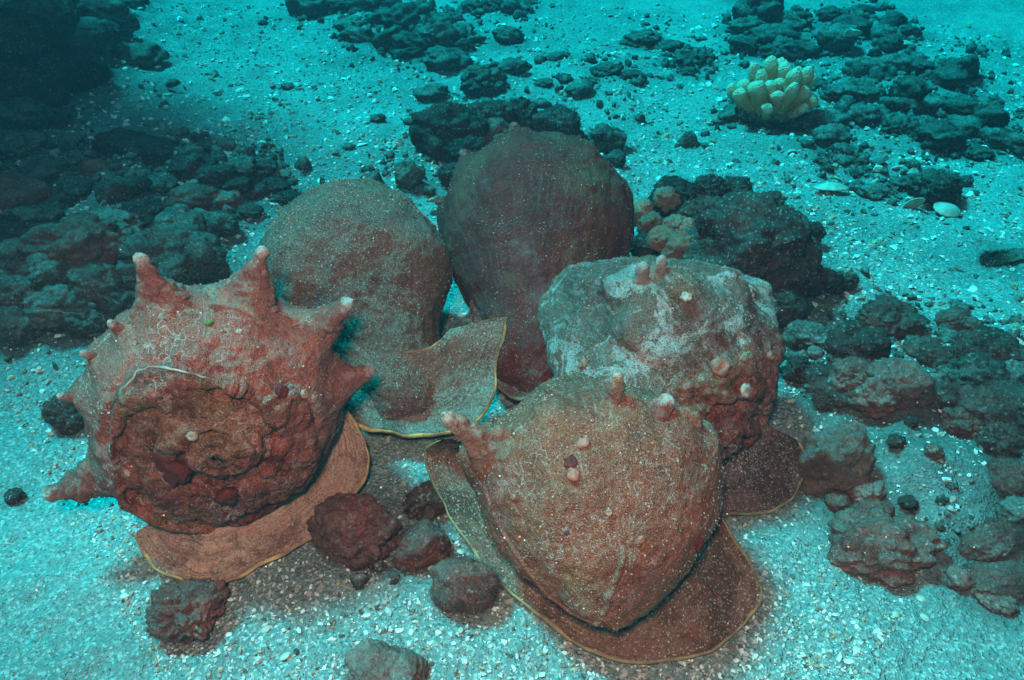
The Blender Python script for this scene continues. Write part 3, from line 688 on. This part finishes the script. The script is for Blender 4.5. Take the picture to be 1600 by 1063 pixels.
_rs = [0]; PLACED = []
def rock(px, py, wpx, style, mat, label, group=None, cat='rock', asp=.62, dep=.8, sink=.35, rz=None, tilt=0, sub=4, name='rock', h=None):
    """px,py: the middle of the stone in the picture, wpx its width; it rests on the sand there"""
    _rs[0] += 1; sd_ = _rs[0]
    p = P(px, py, .02)
    for _ in range(3):
        r = wpx*depth_of(p)/FPX/2; g = gz1(p[0], p[1]); zc = g+r*asp*(1-sink*1.2); p = P(px, py, zc)
    r = wpx*depth_of(p)/FPX/2*.92
    PLACED.append((p[0], p[1], r))
    me = rock_mesh(style, sub, sd_, (r, r*dep, r*asp)); me.materials.append(M[mat]); me.name = name
    o = bpy.data.objects.new(name, me); col.objects.link(o); o.location = tuple(p)
    o.rotation_euler = (tilt, random.uniform(-.2, .2), random.uniform(-.4, .4) if rz is None else rz)
    tag(o, label, cat, group)
    if sub >= 5 or wpx > 60:
        n_ = int(np.clip(wpx*wpx*.32, 500, 5200)); nr_ = depth_of(p) < .95
        turf(o, int(n_*(3.0 if nr_ else 1.3)),   .002, .0085 if nr_ else .010, M['turf'] if nr_ or mat in ('rock_red', 'rock_teal') else M[mat], o, wid=.035 if nr_ else .08, seed=sd_)
    return o

# unseen outcrop added left of the frame, leaned over to shade the rubble
me = rock_mesh('knob', 6, 77, (.60, .95, .78)); me.materials.append(M['rock_far'])
for v in me.vertices: v.co.x += 1.35*v.co.z          # it leans out over the sand
me.update()
ob = bpy.data.objects.new('shade_outcrop', me); col.objects.link(ob); ob.location = (-2.62, 1.80, .80)
tag(ob, 'tall dark outcrop added out of view to shade the rubble heap', 'reef')

LH = ('rubble stone in the shaded heap behind the spined shell', 'shaded rubble stones')
# singular stones with their own labels
S = [
 (700, 215, 120, 'coral', 'rock_dark', 'knobby dark coral rubble head close behind the brown fuzzy shell', dict(sub=5, asp=.75, dep=.8)),
 (1170, 395, 195, 'knob', 'rock_dark', 'big dark crusty boulder behind the chalky patched shell', dict(sub=6, asp=.85, sink=.25)),
 (1410, 600, 95, 'angular', 'rock_red', 'rust brown wedge shaped stone in the middle of the heap by the chalky shell', dict(sub=5, asp=.7)),
 (1300, 725, 105, 'angular', 'rock_tan', 'tan upright stone standing beside the lip of the chalky shell', dict(sub=5, asp=1.2, dep=.8)),
 (1380, 850, 140, 'coral', 'rock_red', 'reddish knobby lump on the sand in front of the tan upright stone', dict(sub=5, asp=.55)),
 (552, 828, 135, 'knob', 'rock_red', 'maroon fuzzy lump under the lip of the large spined shell', dict(sub=6, asp=.85)),
 (660, 855, 90, 'knob', 'rock_red', 'red and grey fuzzy stone between the two front shells', dict(sub=5, asp=.75)),
 (722, 915, 105, 'knob', 'rock_red', 'round fuzzy stone beside the skirt lip of the front shell', dict(sub=5, asp=.75)),
 (668, 785, 70, 'coral', 'rock_dark', 'dark broken stone in the gap under the curled ochre lip', dict(sub=5, asp=.8)),
 (290, 955, 110, 'coral', 'rock_red', 'brown algae lump in front of the yellow lip of the spined shell', dict(sub=6, asp=.75)),
 (605, 1058, 130, 'knob', 'rock_tan', 'tan fuzzy stone on the open grit before the two front shells', dict(sub=5, asp=.5)),
 (112, 650, 70, 'coral', 'rock_dark', 'small dark crusty stone under the left flank of the spined shell', dict(sub=5, asp=.8)),
 (22, 775, 34, 'knob', 'rock_dark', 'tiny brown pebble alone on the sand by the spined shell', dict(sub=4, asp=.6)),
 (170, 350, 130, 'finger', 'rock_teal', 'pale bent slab lying across the shaded rubble heap', dict(sub=5, asp=.34, dep=.45, rz=-.5)),
 (215, 235, 130, 'angular', 'rock_dark', 'dark blocky stone at the far edge of the shaded heap', dict(sub=5, asp=.38, dep=.5)),
 (270, 400, 150, 'knob', 'rock_teal', 'silted round boulder just behind the long horns of the spined shell', dict(sub=5, asp=.62)),
 (120, 385, 130, 'coral', 'rock_red', 'reddish crusted stone above the silted knobby rocks', dict(sub=5, asp=.6)),
 (1590, 640, 110, 'knob', 'rock_dark', 'dark rounded boulder at the outer end of the heap by the chalky shell', dict(sub=5, asp=.75)),
 (1550, 845, 110, 'finger', 'rock_red', 'long reddish slab sunk in the sand beside the knobby lump', dict(sub=5, asp=.33, dep=.5, rz=.35)),
 (1565, 905, 130, 'finger', 'rock_red', 'flat reddish slab stepping down to the open grit', dict(sub=5, asp=.26, dep=.5, rz=.2)),
 (1590, 745, 80, 'knob', 'rock_red', 'rounded maroon stone over the long reddish slab', dict(sub=5, asp=.85)),
 (1185, 18, 75, 'angular', 'rock_far', 'dark upright stump of rock behind the branching coral', dict(sub=5, asp=.9)),
 (1575, 402, 110, 'slab', 'rock_far', 'thin dark slab lying flat on the open sand', dict(sub=4, asp=.12, dep=.3)),
 (795, 56, 50, 'slab', 'rock_far', 'small dark round stone alone on the pale sand beyond the shells', dict(sub=4, asp=.5)),
 (757, 130, 70, 'coral', 'rock_far', 'ridged dark stone between the far rubble and the knobby head', dict(sub=5, asp=.62)),
 (1460, 295, 75, 'coral', 'rock_far', 'dark stone with pale shell pieces leaning on it', dict(sub=5, asp=.7)),
 (1000, 186, 18, 'slab', 'rock_far', 'single dark pebble on the sand beside the knobby coral rubble head', dict(sub=3, asp=.9)),
 (870, 88, 42, 'slab', 'rock_far', 'low dark sliver of stone on the far sand', dict(sub=4, asp=.3)),
]
for px, py, wp, st, mt, lb, kw in S: rock(px, py, wp, st, mt, lb, None, **kw)

SHAPE = {'knob': 'lumpy', 'coral': 'knobby', 'angular': 'blocky', 'finger': 'elongated', 'slab': 'smooth'}
TONE = {'rock_dark': 'dark brown', 'rock_far': 'dark', 'rock_red': 'maroon', 'rock_teal': 'silted', 'rock_tan': 'tan'}
def heap(items, label, group, **kw):
    ws = sorted(i[2] for i in items); lo_, hi_ = ws[len(ws)//3], ws[2*len(ws)//3]
    for it in items:
        px, py, wp, st, mt = it[:5]; k2 = dict(kw); k2.update(it[5] if len(it) > 5 else {})
        size = 'small' if wp < lo_ else 'large' if wp > hi_ else 'medium'
        rock(px, py, wp, st, mt, '%s %s %s %s' % (size, SHAPE[st], TONE[mt], label), group, **k2)
# shaded heap (left)
lh = [(30, 230, 80), (20, 300, 90), (70, 270, 80), (120, 300, 70), (60, 340, 80), (180, 300, 60), (250, 290, 60), (230, 335, 70), (300, 260, 70), (335, 275, 60), (380, 265, 50), (410, 262, 45), (430, 290, 50), (300, 310, 70), (350, 315, 60), (280, 350, 80), (340, 350, 60), (390, 330, 50), (20, 360, 70), (60, 395, 60), (200, 395, 60), (210, 290, 50), (100, 230, 60), (30, 180, 80), (150, 265, 50), (450, 310, 45), (400, 300, 40), (370, 290, 40), (320, 235, 35), (90, 190, 50), (470, 345, 45)]
heap([(x, y, w_*random.uniform(.85, 1.1), random.choice(['knob', 'coral', 'angular', 'finger']), random.choice(['rock_dark', 'rock_dark', 'rock_red', 'rock_far']), dict(asp=random.uniform(.45, .7))) for x, y, w_ in lh], *LH, sink=.42)
# silted knobby rocks at the left edge
heap([(25, 400, 70, 'knob', 'rock_teal'), (75, 425, 80, 'knob', 'rock_teal'), (150, 440, 90, 'knob', 'rock_teal'), (30, 460, 90, 'knob', 'rock_teal'), (95, 480, 90, 'coral', 'rock_teal'), (180, 470, 60, 'knob', 'rock_teal'), (20, 510, 80, 'knob', 'rock_teal'), (215, 430, 70, 'knob', 'rock_teal'), (130, 505, 60, 'coral', 'rock_teal'), (330, 425, 60, 'knob', 'rock_teal')],
     'rock in the pile behind the left flank of the spined shell', 'silted knobby rocks', sub=5, asp=.7, sink=.25)
# top-left heap
heap([(20, 60, 110, 'knob', 'rock_dark'), (60, 30, 100, 'coral', 'rock_far'), (110, 25, 80, 'coral', 'rock_far'), (160, 20, 80, 'knob', 'rock_far'), (190, 35, 50, 'angular', 'rock_far'), (100, 75, 90, 'knob', 'rock_dark'), (40, 110, 110, 'coral', 'rock_dark'), (120, 110, 90, 'knob', 'rock_dark'), (150, 55, 70, 'angular', 'rock_far'), (15, 150, 80, 'knob', 'rock_dark'), (70, 150, 70, 'knob', 'rock_dark'), (205, 8, 50, 'slab', 'rock_far')],
     'rock in the heap below the added outcrop', 'rocks below the outcrop', asp=.65, sink=.25)
heap([(215, 88, 85, 'slab', 'rock_teal', dict(asp=.4)), (175, 55, 60, 'slab', 'rock_teal', dict(asp=.35))], 'low stone beside the dark heap below the outcrop', 'low silted stones', asp=.4)
# far rubble in the middle
fr = [(480, 8, 60), (515, 12, 50), (560, 10, 50), (600, 5, 60), (545, 40, 50), (590, 35, 55), (625, 30, 60), (655, 20, 50), (690, 35, 45), (560, 60, 60), (605, 62, 55), (640, 72, 60), (690, 62, 60), (720, 50, 40), (700, 92, 70), (635, 85, 45), (665, 60, 45), (725, 75, 35), (770, 8, 50), (800, 15, 40), (740, 12, 35), (820, 8, 30)]
heap([(x, y, w_, random.choice(['coral', 'finger', 'angular', 'coral']), 'rock_far', dict(asp=random.uniform(.4, .7), dep=random.uniform(.4, .9), rz=random.uniform(-.8, .8))) for x, y, w_ in fr],
     'rubble piece in the far scatter on bright sand behind the shells', 'far rubble scatter', sink=.45)
heap([(675, 145, 55, 'slab', 'rock_far'), (565, 92, 25, 'coral', 'rock_far'), (640, 275, 45, 'coral', 'rock_far', dict(asp=1)), (640, 190, 24, 'slab', 'rock_far'), (590, 185, 26, 'slab', 'rock_far'), (950, 110, 45, 'coral', 'rock_far'), (905, 140, 45, 'slab', 'rock_far'), (990, 118, 40, 'slab', 'rock_far'), (850, 130, 30, 'slab', 'rock_far'), (800, 105, 50, 'finger', 'rock_far'), (1000, 62, 55, 'coral', 'rock_far'), (1045, 75, 45, 'finger', 'rock_far'), (925, 128, 30, 'slab', 'rock_far'), (545, 230, 22, 'slab', 'rock_far'), (575, 265, 22, 'coral', 'rock_far'), (270, 130, 24, 'slab', 'rock_far'), (450, 135, 22, 'slab', 'rock_far'), (410, 35, 16, 'slab', 'rock_far')],
     'stone lying singly on the bright sand', 'lone stones on the sand', asp=.45)
# coral rubble round the brown shell
heap([(760, 190, 80, 'coral', 'rock_dark'), (810, 185, 70, 'coral', 'rock_dark'), (865, 195, 80, 'knob', 'rock_dark'), (730, 245, 70, 'coral', 'rock_dark'), (710, 275, 50, 'knob', 'rock_dark'), (895, 215, 40, 'coral', 'rock_dark'), (780, 220, 70, 'coral', 'rock_red')],
     'rubble heaped around the top of the brown fuzzy shell', 'rubble round the brown shell', sub=5, asp=.75, sink=.2)
heap([(945, 220, 55, 'coral', 'rock_far'), (962, 250, 35, 'knob', 'rock_far'), (930, 215, 30, 'knob', 'rock_far')], 'stone peeping out beside the brown fuzzy shell', 'stones by the brown shell', asp=.8)
# boulder lumps
heap([(1050, 310, 70, 'coral', 'rock_dark'), (1105, 300, 60, 'coral', 'rock_dark'), (1150, 300, 60, 'knob', 'rock_dark'), (1190, 325, 60, 'coral', 'rock_red'), (1230, 350, 50, 'knob', 'rock_dark'), (1265, 365, 45, 'coral', 'rock_dark'), (1250, 400, 50, 'knob', 'rock_dark'), (1255, 440, 60, 'coral', 'rock_dark'), (1100, 340, 70, 'coral', 'rock_red'), (1290, 440, 50, 'slab', 'rock_dark'), (1325, 440, 34, 'slab', 'rock_dark'), (1225, 480, 70, 'knob', 'rock_dark'), (1010, 385, 50, 'knob', 'rock_dark')],
     'lump clinging round the big dark boulder', 'lumps on the dark boulder', sub=5, asp=.8, sink=.0)
# right heap
rh = [(1390, 500, 95), (1340, 535, 90), (1265, 530, 80), (1490, 500, 55), (1545, 545, 90), (1520, 590, 80), (1570, 590, 80), (1590, 560, 50), (1470, 560, 60), (1440, 545, 50), (1330, 590, 60), (1290, 590, 60), (1370, 620, 70), (1470, 620, 60), (1530, 640, 90), (1560, 690, 60), (1310, 620, 70), (1490, 590, 50), (1250, 580, 50), (1500, 660, 60)]
heap([(x, y, w_, random.choice(['knob', 'coral', 'angular']), random.choice(['rock_dark', 'rock_dark', 'rock_red', 'rock_far']), dict(asp=random.uniform(.6, .85))) for x, y, w_ in rh],
     'rock in the heap beside the chalky patched shell', 'rocks of the right heap', sub=5, sink=.35)
heap([(1520, 507, 30, 'slab', 'rock_red'), (1275, 552, 28, 'slab', 'rock_tan'), (1460, 705, 32, 'knob', 'rock_red'), (1424, 660, 22, 'knob', 'rock_dark'), (1420, 786, 30, 'knob', 'rock_dark'), (1355, 770, 55, 'knob', 'rock_red'), (1340, 700, 45, 'coral', 'rock_dark'), (1310, 785, 40, 'knob', 'rock_red'), (1330, 820, 60, 'coral', 'rock_tan'), (1365, 800, 60, 'knob', 'rock_red'), (1500, 905, 45, 'knob', 'rock_red'), (1400, 690, 30, 'slab', 'rock_dark'), (1558, 938, 60, 'slab', 'rock_red', dict(asp=.3)), (1445, 850, 28, 'knob', 'rock_dark'), (1590, 800, 60, 'finger', 'rock_teal')],
     'loose stone strewn on sand below the heap by the chalky shell', 'loose stones below the right heap', asp=.7)
# far right rubble
tr = [(1170, 45, 60), (1210, 55, 70), (1235, 40, 50), (1225, 75, 40), (1250, 82, 65), (1205, 85, 50), (1165, 75, 50), (1300, 25, 55), (1330, 40, 60), (1310, 58, 65), (1345, 20, 40), (1395, 35, 55), (1420, 50, 40), (1390, 70, 40), (1380, 55, 40), (1090, 95, 50), (1065, 100, 35), (1105, 88, 28), (1075, 112, 25), (1015, 65, 40), (1350, 110, 60), (1400, 110, 60), (1440, 105, 60), (1500, 112, 60), (1480, 125, 60), (1420, 140, 60), (1360, 150, 40), (1350, 180, 50), (1410, 170, 60), (1455, 165, 50), (1500, 165, 60), (1430, 200, 70), (1470, 215, 80), (1510, 200, 60), (1540, 200, 50), (1570, 222, 70), (1530, 240, 40), (1400, 200, 40), (1300, 215, 60), (1285, 195, 45), (1320, 240, 50), (1310, 145, 50), (1340, 145, 40), (1230, 195, 45), (1270, 190, 45), (1145, 180, 50), (1440, 285, 60), (1480, 310, 45), (1400, 290, 45), (1365, 300, 40), (1340, 270, 30), (1290, 255, 25), (1550, 185, 50)]
heap([(x, y, w_, random.choice(['coral', 'finger', 'coral', 'knob', 'slab']), 'rock_far', dict(asp=random.uniform(.4, .75), dep=random.uniform(.5, .9), rz=random.uniform(-.8, .8))) for x, y, w_ in tr],
     'rubble piece in the scatter round the branching coral', 'rubble round the branching coral', sink=.45)
# dark detritus round the stones, and shade painted into the sand by the shells
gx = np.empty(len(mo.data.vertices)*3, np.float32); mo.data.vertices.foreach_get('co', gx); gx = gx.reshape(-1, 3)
silt_shade = np.zeros(len(gx)); nearv = np.where(np.hypot(gx[:, 0], gx[:, 1]) < 5)[0]
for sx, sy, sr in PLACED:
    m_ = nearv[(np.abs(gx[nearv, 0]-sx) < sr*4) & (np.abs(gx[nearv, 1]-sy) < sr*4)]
    silt_shade[m_] = 1-(1-silt_shade[m_])*(1-.62*np.exp(-((gx[m_, 0]-sx)**2+(gx[m_, 1]-sy)**2)/(sr*1.5)**2))
for spx, spy, srp, sa in ((1430, 700, 150, .75), (1330, 620, 120, .7), (1230, 760, 70, .5), (600, 790, 90, .4), (640, 420, 80, .6), (1520, 800, 110, .5), (230, 330, 260, .5), (420, 300, 120, .4)):  # broad dark patches: silty mounds, and shade painted between shells and beside E
    c_ = P(spx, spy, 0); sr = srp*depth_of(c_)/FPX; silt_shade[nearv] = 1-(1-silt_shade[nearv])*(1-sa*np.exp(-((gx[nearv, 0]-c_[0])**2+(gx[nearv, 1]-c_[1])**2)/sr**2))
set_attr(mo, 'silt_shade', silt_shade)
# crumbs of rubble between the stones: uncountable
def make_debris():
    spots = [(p_[0], p_[1], p_[2]*1.1) for p_ in lh]+[(x, y, w_*1.2) for x, y, w_ in fr]+[(x, y, w_*1.2) for x, y, w_ in rh]+[(x, y, w_*1.2) for x, y, w_ in tr]
    spots += [(800, 210, 170), (1160, 400, 200), (60, 80, 200), (100, 450, 200), (620, 860, 110), (1500, 850, 120), (620, 280, 60), (950, 130, 120), (1420, 300, 120)]
    pts = []
    for px, py, w_ in spots:
        for _ in range(int(10+w_*.35)):
            x, y = random.gauss(px, w_*.42), random.gauss(py, w_*.26)
            if y < -60: continue
            p = P(x, y, 0); pts.append((p[0], p[1], 0, depth_of(p)))
    pts = np.array(pts); n = len(pts); pts[:, 2] = gz(pts[:, 0], pts[:, 1]); s = np.clip(RNG.lognormal(math.log(.0034), .6, n), .0012, .012)*np.clip(pts[:, 3], .7, 1.6)
    bm = bmesh.new(); bmesh.ops.create_icosphere(bm, subdivisions=2, radius=1)
    b = np.array([v.co for v in bm.verts]); f = np.array([[v.index for v in q.verts] for q in bm.faces]); bm.free(); nb = len(b)
    V = np.repeat(b[None], n, 0)
    q = (b[None]*1.3+RNG.uniform(0, 200, (n, 1, 3))).reshape(-1, 3); V = V*(1+.75*noise(q).reshape(n, nb)+.3*noise(q*2.7).reshape(n, nb))[:, :, None]
    V = V*RNG.uniform(.45, 1.3, (n, 1, 3))*s[:, None, None]+(pts[:, :3]+np.stack([0*s, 0*s, s*.25], 1))[:, None]
    o = mesh_obj('rubble_debris', V.reshape(-1, 3), (f[None]+np.arange(n)[:, None, None]*nb).reshape(-1, 3), M['rock_far'])
    tag(o, 'dark crumbs of broken coral lying between the rubble stones', 'debris', kind='stuff')
make_debris()
# orange sponges by the boulder
for i, (px, py, wp) in enumerate([(1055, 355, 40), (1035, 375, 45), (1065, 390, 55), (1075, 360, 35), (1040, 310, 38), (1018, 352, 42), (1000, 335, 45), (1070, 375, 40)]):
    rock(px, py, wp, 'coral', 'sponge', 'pinkish orange sponge lump between the brown shell and the dark boulder', 'orange sponge lumps', cat='sponge', sub=4, asp=.9, sink=-.9, name='sponge')
rock(1273, 435, 22, 'slab', 'sponge', 'small pale sponge knob on the flank of the dark boulder', None, cat='sponge', sub=4, asp=1.1, sink=-1.2, name='sponge')

# ------------------------------------------------------------------ branching coral
m, nt_, b_ = newmat('coral_polyps'); k = N(nt_); c = k.coord(); al = k.attr('along')
cc = k.mix(k.ramp(al, .35, 1.0), (.30, .14, .07), (.55, .30, .16)); cc = k.mix(k.ramp(al, .62, 1.0, 0, .85), cc, (.74, .60, .50))
v_ = k.voro(c, 260); cc = k.mix(k.ramp(v_, .25, .55, .0, .5), cc, (.60, .38, .18))
k.link(cc, b_.inputs['Base Color']); k.link(k.bump(v_, .8, .003), b_.inputs['Normal']); M['coral'] = m
pc = P(1202, 178, 0.02); base = np.array([pc[0], pc[1], gz1(pc[0], pc[1])])
coral = empty('branching_coral', base); tag(coral, 'small tan branching coral with stubby pale tipped fingers on the sand', 'coral')
me = rock_mesh('knob', 4, 501, (.055, .045, .03)); me.materials.append(M['rock_far']); ob = bpy.data.objects.new('coral_base', me); col.objects.link(ob); ob.parent = coral; ob.location = (0, 0, .02)
rg = random.Random(5)
for i in range(33):
    a = i*2.39996; rr_ = math.sqrt((i+.5)/33); dx, dy = math.cos(a)*rr_, math.sin(a)*rr_
    tip = np.array([dx*.098, dy*.075, .115*math.sqrt(max(.12, 1-.72*rr_*rr_))+rg.uniform(-.016, .022)]); root = np.array([dx*.045, dy*.035, .02])
    d = tip-root; L = np.linalg.norm(d); d /= L
    a1 = np.cross(d, [.3, 1, .2]); a1 /= np.linalg.norm(a1); a2 = np.cross(d, a1)
    n, mm = 22, 18; t = np.linspace(0, 1, n); R0 = rg.uniform(.0095, .0130); fl = rg.uniform(1, 1.3)
    rad_ = R0*(.75+.35*t**.7)*np.where(t > .78, np.sqrt(np.maximum(0, 1-((t-.78)/.22)**2)), 1)
    th = np.linspace(0, 2*PI, mm, endpoint=False)
    V = (root+d*(t*L)[:, None])[:, None]+rad_[:, None, None]*(np.cos(th)[None, :, None]*a1*fl+np.sin(th)[None, :, None]*a2)
    V = V.reshape(-1, 3); ctr = np.repeat(root+d*(t*L)[:, None], mm, 0); V = V+(V-ctr)*(.35*noise(V*60+i))[:, None]
    ob = mesh_obj('branch', V, grid_faces(n, mm, True), M['coral'], coral); set_attr(ob, 'along', np.repeat(t, mm))

# ------------------------------------------------------------------ dead shell pieces
def shell_piece(px, py, wpx, label, tilt=(0, 0), rz=0, lift=.2, half=False, asp=.8):
    p = P(px, py, .02); r = wpx*depth_of(p)/FPX/2; p = P(px, py, gz1(p[0], p[1])+r*lift)
    n, mm = 14, 40; t = np.linspace(0.02, 1, n); th = np.linspace(-PI*.5, PI*(.5 if half else 1.5), mm)
    tt, hh = np.meshgrid(t, th, indexing='ij')
    rr_ = tt*r*(1+.03*np.sin(hh*13))
    V = np.stack([rr_*np.cos(hh), rr_*np.sin(hh)*asp, r*.28*(1-tt**2)+.012*r*np.sin(hh*22)*tt], -1).reshape(-1, 3)
    V2 = V-[0, 0, r*.07]
    f = grid_faces(n, mm); V = np.vstack([V, V2]); o_ = n*mm
    e = [[(n-1)*mm+i, (n-1)*mm+i+1, o_+(n-1)*mm+i+1, o_+(n-1)*mm+i] for i in range(mm-1)]
    if half: e += [[i*mm, (i+1)*mm, o_+(i+1)*mm, o_+i*mm] for i in range(n-1)]+[[i*mm+mm-1, o_+i*mm+mm-1, o_+(i+1)*mm+mm-1, (i+1)*mm+mm-1] for i in range(n-1)]
    F = np.vstack([f, f[:, ::-1]+o_, np.array(e)])
    o = mesh_obj('shell_piece', V, F, M['shellbit']); o.location = tuple(p); o.rotation_euler = (tilt[0], tilt[1], rz)
    tag(o, label, 'shell', 'dead shell pieces on the sand')
shell_piece(1299, 293, 54, 'round pale dead clam shell lying flat below the rubble', (-.25, 0), 0)
shell_piece(1425, 318, 46, 'upright pale half shell leaning by the dark stone', (-.9, .5), .6, .6, True)
shell_piece(1480, 327, 44, 'pale open dead shell lying under the dark stone', (.3, .1), 0, .3)
shell_piece(1410, 68, 34, 'pale disc shaped dead shell beside the far rubble', (-.2, 0), 0)
shell_piece(1325, 52, 36, 'pale arched shell piece on the far dark rubble', (-.5, 0), 0, 1.6, True)
for px, py, wp in [(465, 132, 13), (740, 952, 14), (720, 862, 12), (1180, 1000, 16), (1145, 968, 14), (1440, 935, 18), (1445, 965, 15), (1400, 960, 14), (445, 1025, 18), (110, 945, 14), (720, 985, 10), (215, 938, 12), (205, 905, 14), (1195, 895, 11), (1205, 925, 11), (415, 983, 15), (1090, 1022, 16), (880, 1010, 12)]:
    shell_piece(px, py, wp, 'small pale shell chip lying among the grit', (random.uniform(-.3, .3), random.uniform(-.3, .3)), random.uniform(0, 6), .1)

# specks drifting in the water
def specks(n=420):
    px = RNG.uniform(-50, 1650, n); py = RNG.uniform(-50, 1000, n); z = RNG.uniform(.06, .40, n); P_ = np.array([P(a, b, c) for a, b, c in zip(px, py, z)])
    P_ = P_[np.linalg.norm(P_, axis=1) < 2.2]; n = len(P_)
    b = np.array([[1, 1, 1], [1, -1, -1], [-1, 1, -1], [-1, -1, 1.]])*.00032; f = np.array([[0, 1, 2], [0, 2, 3], [0, 3, 1], [1, 3, 2]])
    V = b[None]*RNG.uniform(.5, 1.6, (n, 4, 1))*np.clip(np.linalg.norm(P_, axis=1)[:, None, None], .6, 2)+P_[:, None]
    o = mesh_obj('drifting_specks', V.reshape(-1, 3), (f[None]+np.arange(n)[:, None, None]*4).reshape(-1, 3), M['shellbit'], smooth=False)
    tag(o, 'tiny pale specks drifting in the water over the shells', 'particles', kind='stuff')
specks()
# ------------------------------------------------------------------ water haze
def haze():
    bm = bmesh.new(); bmesh.ops.create_cube(bm, size=1)
    me = bpy.data.meshes.new('haze'); bm.to_mesh(me); bm.free()
    o = bpy.data.objects.new('haze', me); col.objects.link(o); o.scale = (190, 190, 3.6); o.location = (0, 0, .3)
    m = bpy.data.materials.new('water_haze'); m.use_nodes = True; n = m.node_tree; n.nodes.clear()
    out = n.nodes.new('ShaderNodeOutputMaterial'); v = n.nodes.new('ShaderNodeVolumePrincipled')
    v.inputs['Color'].default_value = (.008, .055, .078, 1); v.inputs['Absorption Color'].default_value = (0, .93, .96, 1); v.inputs['Density'].default_value = .46; v.inputs['Anisotropy'].default_value = .2
    n.links.new(v.outputs[0], out.inputs['Volume']); me.materials.append(m); tag(o, 'blue green water haze filling the scene', 'haze', kind='stuff')
HAZE = True
if HAZE: haze()
